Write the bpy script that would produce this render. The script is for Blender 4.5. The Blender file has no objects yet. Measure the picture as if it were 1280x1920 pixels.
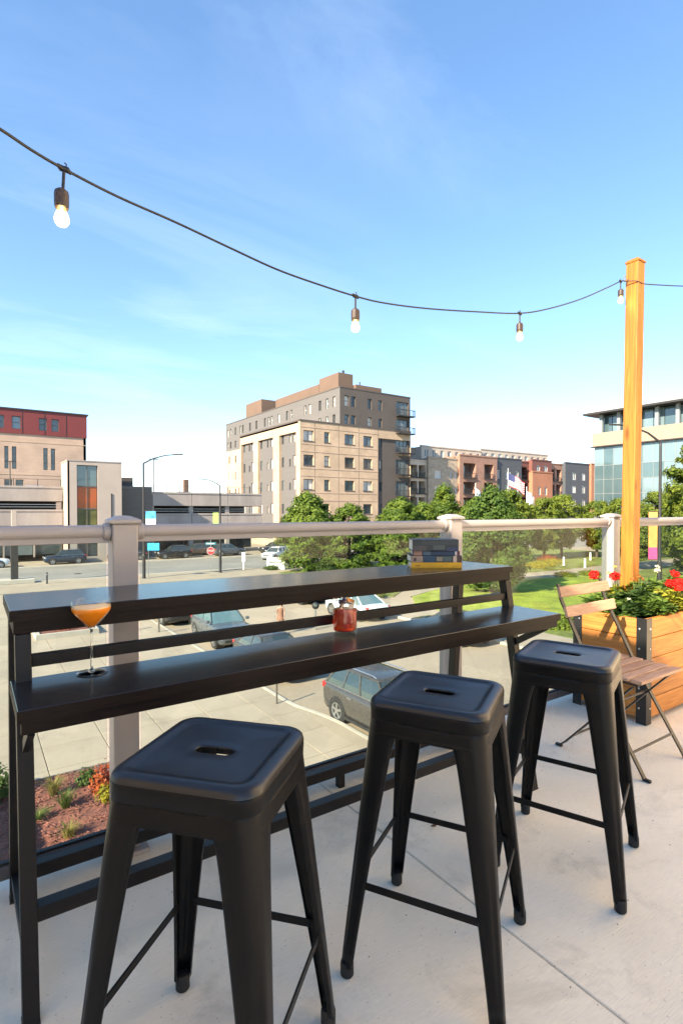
import bpy, math, random
from mathutils import Vector, Matrix
R = math.radians
random.seed(7)
scene = bpy.context.scene
COL = scene.collection

# ---------------------------------------------------------------- camera, sky, sun, exposure
YAW = R(34.5)
H_EYE = 1.28
cam = bpy.data.cameras.new('camera')
cam.sensor_fit = 'HORIZONTAL'; cam.sensor_width = 36.0
cam.lens = 1009.9 / 1280 * 36.0
cam.shift_y = 14.1 / 1280
cam.clip_start = 0.05; cam.clip_end = 3000
camo = bpy.data.objects.new('camera', cam); COL.objects.link(camo)
camo.location = (0, 0, H_EYE)
camo.rotation_euler = (R(90 - 0.91), 0, -YAW)
scene.camera = camo

SUN_EL, SUN_AZ = R(30), R(255)          # azimuth clockwise from +Y
world = bpy.data.worlds.new('World'); scene.world = world; world.use_nodes = True
nt = world.node_tree; nt.nodes.clear()
wo = nt.nodes.new('ShaderNodeOutputWorld'); bg = nt.nodes.new('ShaderNodeBackground')
sky = nt.nodes.new('ShaderNodeTexSky'); sky.sky_type = 'NISHITA'; sky.sun_disc = False
sky.sun_elevation = SUN_EL; sky.sun_rotation = SUN_AZ
sky.air_density = 1.0; sky.dust_density = 0.05; sky.ozone_density = 1.2; sky.altitude = 1500
# thin high cirrus, laid on a plane high above (direction / height), everywhere in the sky
tc = nt.nodes.new('ShaderNodeTexCoord'); sx = nt.nodes.new('ShaderNodeSeparateXYZ')
nt.links.new(tc.outputs['Generated'], sx.inputs[0])
def wmath(op, a, b=None, clamp=False):
    m = nt.nodes.new('ShaderNodeMath'); m.operation = op; m.use_clamp = clamp
    for i, v in enumerate((a, b)):
        if v is None: continue
        if isinstance(v, (int, float)): m.inputs[i].default_value = v
        else: nt.links.new(v, m.inputs[i])
    return m.outputs[0]
zc = wmath('ADD', wmath('MAXIMUM', sx.outputs['Z'], 0.0), 0.12)
cx = wmath('DIVIDE', sx.outputs['X'], zc); cyy = wmath('DIVIDE', sx.outputs['Y'], zc)
cmb = nt.nodes.new('ShaderNodeCombineXYZ'); nt.links.new(cx, cmb.inputs[0]); nt.links.new(cyy, cmb.inputs[1])
mp = nt.nodes.new('ShaderNodeMapping'); nt.links.new(cmb.outputs[0], mp.inputs[0])
mp.inputs['Rotation'].default_value = (0, 0, R(25)); mp.inputs['Scale'].default_value = (0.55, 1.5, 1); mp.inputs['Location'].default_value = (9.1, 6.3, 0)
n1 = nt.nodes.new('ShaderNodeTexNoise'); n1.inputs['Scale'].default_value = 1.3; n1.inputs['Detail'].default_value = 9; n1.inputs['Roughness'].default_value = 0.62; n1.inputs['Distortion'].default_value = 0.9
nt.links.new(mp.outputs[0], n1.inputs['Vector'])
n2 = nt.nodes.new('ShaderNodeTexNoise'); n2.inputs['Scale'].default_value = 0.45; n2.inputs['Detail'].default_value = 2
nt.links.new(mp.outputs[0], n2.inputs['Vector'])
rp = nt.nodes.new('ShaderNodeMapRange'); rp.inputs[1].default_value = 0.46; rp.inputs[2].default_value = 0.92
nt.links.new(n1.outputs['Fac'], rp.inputs[0])
rp2 = nt.nodes.new('ShaderNodeMapRange'); rp2.inputs[1].default_value = 0.42; rp2.inputs[2].default_value = 0.62
nt.links.new(n2.outputs['Fac'], rp2.inputs[0])
cf = wmath('MULTIPLY', wmath('MULTIPLY', rp.outputs[0], rp2.outputs[0]), 0.17)
hs = nt.nodes.new('ShaderNodeHueSaturation'); hs.inputs['Saturation'].default_value = 1.26; hs.inputs['Value'].default_value = 1.05; hs.inputs['Hue'].default_value = 0.502
gm = nt.nodes.new('ShaderNodeGamma'); gm.inputs['Gamma'].default_value = 0.78; nt.links.new(sky.outputs[0], gm.inputs['Color']); nt.links.new(gm.outputs[0], hs.inputs['Color'])
mxs = nt.nodes.new('ShaderNodeMix'); mxs.data_type = 'RGBA'
nt.links.new(cf, mxs.inputs['Factor']); nt.links.new(hs.outputs[0], mxs.inputs[6]); mxs.inputs[7].default_value = (5.2, 5.5, 5.8, 1)
nt.links.new(mxs.outputs[2], bg.inputs['Color']); bg.inputs['Strength'].default_value = 0.128
nt.links.new(bg.outputs[0], wo.inputs['Surface'])

sd = bpy.data.lights.new('sun', 'SUN'); sd.energy = 4.0; sd.angle = R(0.53); sd.color = (1.0, 0.86, 0.66)
so = bpy.data.objects.new('sun', sd); COL.objects.link(so)
sdir = Vector((math.sin(SUN_AZ) * math.cos(SUN_EL), math.cos(SUN_AZ) * math.cos(SUN_EL), math.sin(SUN_EL)))
so.rotation_euler = (-sdir).to_track_quat('-Z', 'Y').to_euler(); so.location = (-20, -10, 30)
scene.view_settings.view_transform = 'Standard'; scene.view_settings.look = 'None'
scene.view_settings.exposure = 1.88; scene.view_settings.gamma = 1.0
scene.view_settings.use_curve_mapping = False
scene.render.engine = 'CYCLES'
scene.cycles.use_denoising = True
scene.cycles.max_bounces = 10; scene.cycles.transparent_max_bounces = 24
scene.cycles.transmission_bounces = 10
scene.cycles.caustics_reflective = False; scene.cycles.caustics_refractive = False
scene.cycles.sample_clamp_indirect = 6

# ---------------------------------------------------------------- materials
M = {}
def newmat(name):
    m = bpy.data.materials.new(name); m.use_nodes = True
    nt = m.node_tree; b = nt.nodes['Principled BSDF']; M[name] = m
    return m, nt, b
def mat(name, col, rough=0.6, metal=0.0, var=0.15, vs=6.0, bump=0.0, bs=60.0, stretch=(1, 1, 1), spec=0.5, coat=0.0, fine=0.0, world=False, det=5, bstretch=None, rnd=0.0, pits=0.0, stain=.80):
    m, nt, b = newmat(name)
    N = nt.nodes.new; L = nt.links.new
    tc = N('ShaderNodeTexCoord'); mp = N('ShaderNodeMapping'); mp.inputs['Scale'].default_value = stretch
    if world:
        ge = N('ShaderNodeNewGeometry'); L(ge.outputs['Position'], mp.inputs[0])
    else:
        L(tc.outputs['Object'], mp.inputs[0])
    no = N('ShaderNodeTexNoise'); no.inputs['Scale'].default_value = vs; no.inputs['Detail'].default_value = det; no.inputs['Roughness'].default_value = 0.6
    L(mp.outputs[0], no.inputs['Vector'])
    rp = N('ShaderNodeMapRange'); rp.inputs[1].default_value = 0.3; rp.inputs[2].default_value = 0.7; rp.inputs[3].default_value = 1 - var; rp.inputs[4].default_value = 1 + var
    L(no.outputs['Fac'], rp.inputs[0]); fac = rp.outputs[0]
    if fine or bump:
        nf = N('ShaderNodeTexNoise'); nf.inputs['Scale'].default_value = bs; nf.inputs['Detail'].default_value = 4
        if bstretch:
            mp2 = N('ShaderNodeMapping'); mp2.inputs['Scale'].default_value = bstretch; L(mp.outputs[0], mp2.inputs[0]); L(mp2.outputs[0], nf.inputs['Vector'])
        else: L(mp.outputs[0], nf.inputs['Vector'])
    if fine:
        rf = N('ShaderNodeMapRange'); rf.inputs[1].default_value = 0.3; rf.inputs[2].default_value = 0.7; rf.inputs[3].default_value = 1 - fine; rf.inputs[4].default_value = 1 + fine
        L(nf.outputs['Fac'], rf.inputs[0])
        mm = N('ShaderNodeMath'); mm.operation = 'MULTIPLY'; L(fac, mm.inputs[0]); L(rf.outputs[0], mm.inputs[1]); fac = mm.outputs[0]
    def mul(a, o):
        mm = N('ShaderNodeMath'); mm.operation = 'MULTIPLY'; L(a, mm.inputs[0]); L(o, mm.inputs[1]); return mm.outputs[0]
    if rnd:
        oi = N('ShaderNodeObjectInfo'); ro = N('ShaderNodeMapRange'); ro.inputs[3].default_value = 1 - rnd; ro.inputs[4].default_value = 1 + rnd; L(oi.outputs['Random'], ro.inputs[0]); fac = mul(fac, ro.outputs[0])
    if pits:                                   # stains, blotches and small pits with shapes of their own
        nb = N('ShaderNodeTexNoise'); nb.inputs['Scale'].default_value = pits; nb.inputs['Detail'].default_value = 9; nb.inputs['Roughness'].default_value = .7; nb.inputs['Distortion'].default_value = .6; L(mp.outputs[0], nb.inputs['Vector'])
        r1 = N('ShaderNodeMapRange'); r1.inputs[1].default_value = .54; r1.inputs[2].default_value = .72; r1.inputs[3].default_value = 1; r1.inputs[4].default_value = stain; L(nb.outputs['Fac'], r1.inputs[0]); fac = mul(fac, r1.outputs[0])
        vo = N('ShaderNodeTexVoronoi'); vo.inputs['Scale'].default_value = pits * 14; vo.inputs['Randomness'].default_value = 1; L(mp.outputs[0], vo.inputs['Vector'])
        r2 = N('ShaderNodeMapRange'); r2.inputs[1].default_value = .04; r2.inputs[2].default_value = .13; r2.inputs[3].default_value = .72; r2.inputs[4].default_value = 1; L(vo.outputs['Distance'], r2.inputs[0]); fac = mul(fac, r2.outputs[0])
    vm = N('ShaderNodeVectorMath'); vm.operation = 'SCALE'; vm.inputs[0].default_value = col[:3]; L(fac, vm.inputs['Scale'])
    L(vm.outputs[0], b.inputs['Base Color'])
    rr = N('ShaderNodeMapRange'); rr.inputs[3].default_value = max(0.02, rough * 0.82); rr.inputs[4].default_value = min(1, rough * 1.18)
    L(no.outputs['Fac'], rr.inputs[0]); L(rr.outputs[0], b.inputs['Roughness'])
    b.inputs['Metallic'].default_value = metal; b.inputs['Specular IOR Level'].default_value = spec
    b.inputs['Coat Weight'].default_value = coat; b.inputs['Coat Roughness'].default_value = 0.08
    if bump:
        bp = N('ShaderNodeBump'); bp.inputs['Strength'].default_value = bump; bp.inputs['Distance'].default_value = 0.01
        L(nf.outputs['Fac'], bp.inputs['Height']); L(bp.outputs[0], b.inputs['Normal'])
    return m
def wood(name, c1, c2, axis=0, scale=1.0, rough=0.5, bump=0.15, knots=True, spec=0.4):
    m, nt, b = newmat(name); N = nt.nodes.new; L = nt.links.new
    tc = N('ShaderNodeTexCoord'); oi = N('ShaderNodeObjectInfo'); mp = N('ShaderNodeMapping')
    s = [14 * scale] * 3; s[axis] = 0.9 * scale; mp.inputs['Scale'].default_value = s
    ad = N('ShaderNodeVectorMath'); ad.operation = 'ADD'; sc = N('ShaderNodeVectorMath'); sc.operation = 'SCALE'
    sc.inputs[0].default_value = (7.3, 3.1, 5.7); L(oi.outputs['Random'], sc.inputs['Scale']); L(tc.outputs['Object'], ad.inputs[0]); L(sc.outputs[0], ad.inputs[1])
    L(ad.outputs[0], mp.inputs[0])
    n = N('ShaderNodeTexNoise'); n.inputs['Scale'].default_value = 3; n.inputs['Detail'].default_value = 7; n.inputs['Distortion'].default_value = 1.6; L(mp.outputs[0], n.inputs['Vector'])
    cr = N('ShaderNodeValToRGB'); cr.color_ramp.elements[0].position = 0.32; cr.color_ramp.elements[1].position = 0.68
    cr.color_ramp.elements[0].color = (*c2, 1); cr.color_ramp.elements[1].color = (*c1, 1); L(n.outputs['Fac'], cr.inputs[0])
    out = cr.outputs[0]
    if knots:
        mk = N('ShaderNodeMapping'); sk = [7.0] * 3; sk[axis] = 2.6; mk.inputs['Scale'].default_value = sk; L(ad.outputs[0], mk.inputs[0])
        vo = N('ShaderNodeTexVoronoi'); vo.inputs['Scale'].default_value = 1.0; L(mk.outputs[0], vo.inputs['Vector'])
        kr = N('ShaderNodeMapRange'); kr.inputs[1].default_value = 0.05; kr.inputs[2].default_value = 0.17; kr.inputs[3].default_value = 0.7; kr.inputs[4].default_value = 0.0; L(vo.outputs['Distance'], kr.inputs[0])
        mx = N('ShaderNodeMix'); mx.data_type = 'RGBA'; L(kr.outputs[0], mx.inputs['Factor']); L(out, mx.inputs[6]); mx.inputs[7].default_value = (c2[0] * .35, c2[1] * .3, c2[2] * .3, 1); out = mx.outputs[2]
    tone = N('ShaderNodeMapRange'); tone.inputs[3].default_value = 0.85; tone.inputs[4].default_value = 1.12; L(oi.outputs['Random'], tone.inputs[0])
    vm = N('ShaderNodeVectorMath'); vm.operation = 'SCALE'; L(out, vm.inputs[0]); L(tone.outputs[0], vm.inputs['Scale'])
    L(vm.outputs[0], b.inputs['Base Color']); b.inputs['Roughness'].default_value = rough; b.inputs['Specular IOR Level'].default_value = spec
    bp = N('ShaderNodeBump'); bp.inputs['Strength'].default_value = bump; bp.inputs['Distance'].default_value = 0.004; L(n.outputs['Fac'], bp.inputs['Height']); L(bp.outputs[0], b.inputs['Normal'])
    return m
def leafmat(name, c1, c2, vs=2.0, trans=0.35, rough=0.55):
    m, nt, b = newmat(name); N = nt.nodes.new; L = nt.links.new
    ge = N('ShaderNodeNewGeometry'); n = N('ShaderNodeTexNoise'); n.inputs['Scale'].default_value = vs; n.inputs['Detail'].default_value = 3
    L(ge.outputs['Position'], n.inputs['Vector'])
    ad = N('ShaderNodeMath'); ad.operation = 'MULTIPLY_ADD'; ad.inputs[1].default_value = 0.55; L(ge.outputs['Random Per Island'], ad.inputs[0]); L(n.outputs['Fac'], ad.inputs[2])
    rp = N('ShaderNodeMapRange'); rp.inputs[1].default_value = 0.45; rp.inputs[2].default_value = 1.05; L(ad.outputs[0], rp.inputs[0])
    mx = N('ShaderNodeMix'); mx.data_type = 'RGBA'; mx.inputs[6].default_value = (*c1, 1); mx.inputs[7].default_value = (*c2, 1); L(rp.outputs[0], mx.inputs['Factor'])
    L(mx.outputs[2], b.inputs['Base Color']); b.inputs['Roughness'].default_value = rough; b.inputs['Specular IOR Level'].default_value = 0.3
    tr = N('ShaderNodeBsdfTranslucent'); L(mx.outputs[2], tr.inputs['Color'])
    ms = N('ShaderNodeMixShader'); ms.inputs[0].default_value = trans; L(b.outputs[0], ms.inputs[1]); L(tr.outputs[0], ms.inputs[2])
    L(ms.outputs[0], nt.nodes['Material Output'].inputs['Surface'])
    return m
def brickmat(name, c1, c2, mortar, scale=1.0, rough=0.85, bw=0.4, bh=0.13, vary=0.12, vert=True):
    """masonry too far off to tell its courses one by one"""
    m, nt, b = newmat(name); N = nt.nodes.new; L = nt.links.new
    ge = N('ShaderNodeNewGeometry'); sp = N('ShaderNodeSeparateXYZ'); L(ge.outputs['Position'], sp.inputs[0])
    ad = N('ShaderNodeMath'); ad.operation = 'ADD'; L(sp.outputs[0], ad.inputs[0]); L(sp.outputs[1], ad.inputs[1])
    cb = N('ShaderNodeCombineXYZ'); L(ad.outputs[0], cb.inputs[0]); L(sp.outputs[2], cb.inputs[1])
    br = N('ShaderNodeTexBrick'); L(cb.outputs[0], br.inputs['Vector']); br.inputs['Color1'].default_value = (*c1, 1); br.inputs['Color2'].default_value = (*c2, 1); br.inputs['Mortar'].default_value = (*mortar, 1)
    br.inputs['Scale'].default_value = scale; br.inputs['Brick Width'].default_value = bw; br.inputs['Row Height'].default_value = bh; br.inputs['Mortar Size'].default_value = 0.012
    no = N('ShaderNodeTexNoise'); no.inputs['Scale'].default_value = 0.35; no.inputs['Detail'].default_value = 6; L(ge.outputs['Position'], no.inputs['Vector'])
    rp = N('ShaderNodeMapRange'); rp.inputs[1].default_value = .3; rp.inputs[2].default_value = .7; rp.inputs[3].default_value = 1 - vary; rp.inputs[4].default_value = 1 + vary; L(no.outputs['Fac'], rp.inputs[0])
    vm = N('ShaderNodeVectorMath'); vm.operation = 'SCALE'; L(br.outputs['Color'], vm.inputs[0]); L(rp.outputs[0], vm.inputs['Scale']); L(vm.outputs[0], b.inputs['Base Color'])
    b.inputs['Roughness'].default_value = rough
    return m
def glassmat(name, col=(1, 1, 1), rough=0.0, ior=1.45):
    m, nt, b = newmat(name); b.inputs['Base Color'].default_value = (*col, 1); b.inputs['Transmission Weight'].default_value = 1; b.inputs['Roughness'].default_value = rough; b.inputs['IOR'].default_value = ior
    return m
def thinglass(name, tint=(0.93, 0.97, 0.95), refl=1.0, ior=1.5):
    m, nt, b = newmat(name); N = nt.nodes.new; L = nt.links.new; nt.nodes.remove(b)
    t = N('ShaderNodeBsdfTransparent'); t.inputs[0].default_value = (*tint, 1)
    g = N('ShaderNodeBsdfGlossy'); g.inputs['Roughness'].default_value = 0.01; g.inputs['Color'].default_value = (refl, refl, refl, 1)
    fr = N('ShaderNodeFresnel'); ge = N('ShaderNodeNewGeometry'); mr = N('ShaderNodeMapRange'); mr.inputs[3].default_value = ior; mr.inputs[4].default_value = 1 / ior
    L(ge.outputs['Backfacing'], mr.inputs[0]); L(mr.outputs[0], fr.inputs['IOR'])
    mx = N('ShaderNodeMixShader'); L(fr.outputs[0], mx.inputs[0]); L(t.outputs[0], mx.inputs[1]); L(g.outputs[0], mx.inputs[2]); L(mx.outputs[0], nt.nodes['Material Output'].inputs['Surface'])
    return m
def emis(name, col, st):
    m, nt, b = newmat(name); b.inputs['Base Color'].default_value = (*col, 1); b.inputs['Emission Color'].default_value = (*col, 1); b.inputs['Emission Strength'].default_value = st
    return m

# ---------------------------------------------------------------- mesh builder
class MB:
    def __init__(s): s.v = []; s.f = []
    def add(s, vs, fs):
        o = len(s.v); s.v += [tuple(p) for p in vs]; s.f += [tuple(i + o for i in f) for f in fs]; return s
    def box(s, x0, x1, y0, y1, z0, z1):
        return s.add([(x0, y0, z0), (x1, y0, z0), (x1, y1, z0), (x0, y1, z0), (x0, y0, z1), (x1, y0, z1), (x1, y1, z1), (x0, y1, z1)],
                     [(0, 3, 2, 1), (4, 5, 6, 7), (0, 1, 5, 4), (1, 2, 6, 5), (2, 3, 7, 6), (3, 0, 4, 7)])
    def bar(s, p, q, w, d, up=(0, 0, 1)):
        p = Vector(p); q = Vector(q); a = (q - p).normalized(); up = Vector(up)
        x = a.cross(up)
        if x.length < 1e-4: x = a.cross(Vector((1, 0, 0)))
        x.normalize(); y = x.cross(a).normalized()
        vs = [c + x * (w / 2 * i) + y * (d / 2 * j) for c in (p, q) for i, j in ((-1, -1), (1, -1), (1, 1), (-1, 1))]
        return s.add(vs, [(0, 1, 2, 3), (7, 6, 5, 4), (0, 4, 5, 1), (1, 5, 6, 2), (2, 6, 7, 3), (3, 7, 4, 0)])
    def tube(s, pts, r, n=8, cap=True):
        pts = [Vector(p) for p in pts]; rs = r if isinstance(r, (list, tuple)) else [r] * len(pts)
        rings = []; prev = None
        for i, p in enumerate(pts):
            a = (pts[min(i + 1, len(pts) - 1)] - pts[max(i - 1, 0)]).normalized()
            if prev is None:
                x = a.cross(Vector((0, 0, 1)))
                if x.length < 1e-3: x = a.cross(Vector((1, 0, 0)))
            else:
                x = prev - a * prev.dot(a)
            x.normalize(); prev = x; y = a.cross(x)
            rings.append([p + (x * math.cos(2 * math.pi * k / n) + y * math.sin(2 * math.pi * k / n)) * rs[i] for k in range(n)])
        return s.loft(rings, cap)
    def loft(s, rings, cap=True, closed=True):
        n = len(rings[0]); vs = [p for r in rings for p in r]; fs = []
        for i in range(len(rings) - 1):
            for k in range(n if closed else n - 1):
                k2 = (k + 1) % n
                fs.append((i * n + k, i * n + k2, (i + 1) * n + k2, (i + 1) * n + k))
        if cap and closed:
            fs.append(tuple(range(n - 1, -1, -1))); fs.append(tuple((len(rings) - 1) * n + k for k in range(n)))
        return s.add(vs, fs)
    def lathe(s, prof, n=24, c=(0, 0, 0), cap=False, ax='z'):
        rings = []
        for r, z in prof:
            if ax == 'z': rings.append([(c[0] + r * math.cos(2 * math.pi * k / n), c[1] + r * math.sin(2 * math.pi * k / n), c[2] + z) for k in range(n)])
            else: rings.append([(c[0] + r * math.cos(2 * math.pi * k / n), c[1] + z, c[2] + r * math.sin(2 * math.pi * k / n)) for k in range(n)])
        return s.loft(rings, cap)
    def prism(s, poly, z0, z1):
        n = len(poly)
        return s.add([(x, y, z0) for x, y in poly] + [(x, y, z1) for x, y in poly],
                     [tuple(range(n - 1, -1, -1)), tuple(range(n, 2 * n))] + [(k, (k + 1) % n, n + (k + 1) % n, n + k) for k in range(n)])
    def fbox(s, F, s0, s1, t0, t1, k0, k1):
        """box in a facade frame F=(O,a,n): s along, t up, k outwards"""
        O, a, nr = F; up = Vector((0, 0, 1))
        P = lambda x, y, z: O + a * x + up * y + nr * z
        vs = [P(x, y, z) for z in (k0, k1) for x, y in ((s0, t0), (s1, t0), (s1, t1), (s0, t1))]
        return s.add(vs, [(3, 2, 1, 0), (4, 5, 6, 7), (0, 1, 5, 4), (1, 2, 6, 5), (2, 3, 7, 6), (3, 0, 4, 7)])
    def facade(s, F, W, H, holes, depth=0.2, s0=0.0, t0=0.0):
        O, a, nr = F; up = Vector((0, 0, 1)); P = lambda x, y, z=0.0: O + a * x + up * y + nr * z
        holes = [h for h in holes if h[1] > s0 and h[0] < W and h[3] > t0 and h[2] < H]
        ss = sorted({s0, W} | {x for h in holes for x in h[:2]}); ts = sorted({t0, H} | {y for h in holes for y in h[2:4]})
        for i in range(len(ss) - 1):
            for j in range(len(ts) - 1):
                mx = (ss[i] + ss[i + 1]) / 2; my = (ts[j] + ts[j + 1]) / 2
                if any(h[0] < mx < h[1] and h[2] < my < h[3] for h in holes): continue
                s.add([P(ss[i], ts[j]), P(ss[i + 1], ts[j]), P(ss[i + 1], ts[j + 1]), P(ss[i], ts[j + 1])], [(0, 1, 2, 3)])
        for h in holes:
            A, B, C, D = [(h[0], h[2]), (h[1], h[2]), (h[1], h[3]), (h[0], h[3])]
            for p, q in ((A, B), (B, C), (C, D), (D, A)):
                s.add([P(*p), P(*q), P(*q, -depth), P(*p, -depth)], [(3, 2, 1, 0)])
        return s
    def build(s, name, m=None, parent=None, smooth=False, bevel=0.0, wc=False, seg=2):
        off = parent.matrix_world.translation if (wc and parent) else None
        me = bpy.data.meshes.new(name)
        if wc and parent:
            o = Vector(parent['_base']); vs = [tuple(Vector(p) - o) for p in s.v]
        else: vs = s.v
        me.from_pydata([tuple(p) for p in vs], [], s.f)
        if m: me.materials.append(M[m])
        if smooth: me.shade_smooth()
        return link(name, me, parent, bevel, seg)
def link(name, me, parent=None, bevel=0.0, seg=2):
    ob = bpy.data.objects.new(name, me); COL.objects.link(ob)
    if parent: ob.parent = parent
    if bevel:
        b = ob.modifiers.new('bevel', 'BEVEL'); b.width = bevel; b.segments = seg; b.limit_method = 'ANGLE'; b.angle_limit = R(40)
        b.harden_normals = False
    return ob
def tag(o, label, cat, group=None, kind=None):
    if label: o['label'] = label
    if cat: o['category'] = cat
    if group: o['group'] = group
    if kind: o['kind'] = kind
    return o
def thing(name, label, cat, loc=(0, 0, 0), rotz=0.0, group=None):
    o = bpy.data.objects.new(name, None); COL.objects.link(o); o.empty_display_size = 0.1
    o.location = loc; o.rotation_euler = (0, 0, rotz); o['_base'] = tuple(loc)
    return tag(o, label, cat, group)
def struct(name, mb, m, **k):
    o = mb.build(name, m, **k); o['kind'] = 'structure'; return o
def copy_tree(o, parent=None):
    c = o.copy(); COL.objects.link(c); c.parent = parent
    for ch in list(o.children): copy_tree(ch, c)
    return c
_cache = {}
def piece(name, m, parent, c, dims, rotz=0.0, bevel=0.0, world=True):
    """one box-shaped piece; alike pieces share mesh data"""
    key = (tuple(round(d, 4) for d in dims), m, round(bevel, 5))
    if key not in _cache:
        x, y, z = dims; mb = MB()
        if bevel:
            b = bevel
            mb.loft([[( sx * (x / 2 - bb), sy * (y / 2 - bb), zz) for sx, sy in ((-1, -1), (1, -1), (1, 1), (-1, 1))] for zz, bb in ((-z / 2, b), (-z / 2 + b, 0), (z / 2 - b, 0), (z / 2, b))])
        else: mb.box(-x / 2, x / 2, -y / 2, y / 2, -z / 2, z / 2)
        me = bpy.data.meshes.new(name); me.from_pydata(mb.v, [], mb.f); me.materials.append(M[m]); _cache[key] = me
    ob = link(name, _cache[key], parent)
    b = Vector(parent['_base']) if (world and parent and '_base' in parent) else Vector((0, 0, 0))
    ob.location = Vector(c) - b; ob.rotation_euler = (0, 0, rotz)
    return ob
def rrect(a, b, r, n=6, edge=0):
    """rounded rectangle half sizes a,b -> list of xy"""
    out = []
    for cx, cy, a0 in ((a - r, b - r, 0), (-a + r, b - r, 90), (-a + r, -b + r, 180), (a - r, -b + r, 270)):
        for k in range(n + 1):
            t = R(a0 + 90 * k / n); out.append((cx + r * math.cos(t), cy + r * math.sin(t)))
    if edge:
        o2 = []; m = n + 1
        for i, p in enumerate(out):
            o2.append(p)
            if i % m == m - 1:
                q = out[(i + 1) % len(out)]
                o2 += [(p[0] + (q[0] - p[0]) * k / (edge + 1), p[1] + (q[1] - p[1]) * k / (edge + 1)) for k in range(1, edge + 1)]
        out = o2
    return out
def frame(O, a, nr): return (Vector(O), Vector(a), Vector(nr))
def window(parent, F, h, fm, pm, depth=0.2, bar=0.08, nv=0, nh=0, name='window', proud=0.03, sill=None):
    """a framed window set in the opening h of a facade frame, its pane a sub-part"""
    s0, s1, t0, t1 = h; mb = MB(); k0, k1 = -depth + 0.02, -depth + 0.08
    mb.fbox(F, s0, s0 + bar, t0, t1, k0, k1); mb.fbox(F, s1 - bar, s1, t0, t1, k0, k1)
    mb.fbox(F, s0 + bar, s1 - bar, t0, t0 + bar, k0, k1); mb.fbox(F, s0 + bar, s1 - bar, t1 - bar, t1, k0, k1)
    for i in range(nv):
        x = s0 + (s1 - s0) * (i + 1) / (nv + 1); mb.fbox(F, x - bar / 2, x + bar / 2, t0 + bar, t1 - bar, k0, k1 - .005)
    for i in range(nh):
        y = t0 + (t1 - t0) * (i + 1) / (nh + 1); mb.fbox(F, s0 + bar, s1 - bar, y - bar / 2, y + bar / 2, k0, k1 - .01)
    if sill: mb.fbox(F, s0 - .1, s1 + .1, t0 - .14, t0 - .002, -.05, .08)
    w = mb.build(name, fm, parent, wc=True); w['_base'] = parent['_base']
    p = MB().fbox(F, s0 + .01, s1 - .01, t0 + .01, t1 - .01, -depth - .02, -depth + .015)
    p.build('pane', pm, w, wc=True)
    return w
# ---------------------------------------------------------------- material library
G = -5.2                                   # street level below the terrace
mat('terrace_concrete', (0.83, 0.755, 0.615), 0.8, var=0.09, vs=1.7, stain=.70, bump=0.22, bs=9, fine=0.05, world=True, det=10, bstretch=(2.5, 30, 3), pits=2.6)
mat('plaza_concrete', (0.35, 0.29, 0.215), 0.85, var=0.10, vs=0.7, fine=0.06, bs=25, world=True, bump=0.1, rnd=.06, pits=.9)
mat('drive_concrete', (0.34, 0.275, 0.20), 0.85, var=0.12, vs=0.25, fine=0.08, bs=9, world=True, det=8, rnd=.07, pits=.5)
mat('street_asphalt', (0.24, 0.225, 0.20), 0.85, var=0.14, vs=0.2, fine=0.08, bs=8, world=True, det=8, pits=.3)
mat('kerb_concrete', (0.45, 0.41, 0.34), 0.85, var=0.12, vs=1.5, world=True)
mat('paint_white', (0.75, 0.74, 0.7), 0.7, var=0.1)
mat('lawn_grass', (0.25, 0.30, 0.03), 0.9, var=0.36, vs=0.7, fine=0.4, bs=9, world=True, bump=0.8, det=8)
mat('rough_grass', (0.16, 0.19, 0.035), 0.95, var=0.4, vs=0.5, fine=0.35, bs=5, world=True, bump=0.8, det=8)
mat('mulch', (0.19, 0.07, 0.048), 0.95, var=0.35, vs=5, fine=0.5, bs=30, world=True, bump=0.8)
mat('mulch_chip', (0.27, 0.105, 0.075), 0.95, var=0.4, vs=3, world=True)
mat('host_brick', (0.80, 0.66, 0.48), 0.85, var=0.1, vs=0.6, world=True)
mat('rail_taupe', (0.36, 0.315, 0.29), 0.42, var=0.05, vs=3, bump=0.04, bs=300, spec=0.5)
mat('rail_dark', (0.10, 0.085, 0.08), 0.5, var=0.1)
mat('gasket', (0.015, 0.015, 0.015), 0.6, var=0.1)
mat('steel', (0.55, 0.55, 0.55), 0.35, 1.0, var=0.1)
wood('table_laminate', (0.028, 0.026, 0.026), (0.019, 0.017, 0.017), 0, 1.2, 0.22, 0.03, knots=False, spec=0.6)
wood('table_edge', (0.014, 0.008, 0.006), (0.007, 0.0042, 0.0035), 0, 1.5, 0.5, 0.2, knots=False, spec=0.15)
mat('table_metal', (0.012, 0.010, 0.0095), 0.42, var=0.12, vs=20, bump=0.05, bs=250, spec=0.25)
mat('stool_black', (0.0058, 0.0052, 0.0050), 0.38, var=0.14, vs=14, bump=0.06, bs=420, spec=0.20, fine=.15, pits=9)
mat('stool_seat_sheen', (0.0145, 0.0142, 0.0146), 0.34, var=0.22, vs=7, bump=0.05, bs=420, spec=0.5, fine=.15, pits=7)  # same black coat as the legs; sky sheen lightened into the seat colour
mat('rubber', (0.012, 0.012, 0.012), 0.75, var=0.1)
mat('bistro_metal', (0.016, 0.015, 0.015), 0.4, var=0.1)
wood('bistro_slat', (0.60, 0.36, 0.22), (0.40, 0.21, 0.125), 0, 2.0, 0.55, 0.15, knots=False)
wood('planter_plank_u', (0.56, 0.235, 0.05), (0.38, 0.135, 0.025), 0, 0.9, 0.6, 0.2)
wood('planter_plank_n', (0.56, 0.235, 0.05), (0.38, 0.135, 0.025), 1, 0.9, 0.6, 0.2)
wood('post_timber', (0.42, 0.155, 0.017), (0.26, 0.085, 0.009), 2, 0.8, 0.55, 0.2)
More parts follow.
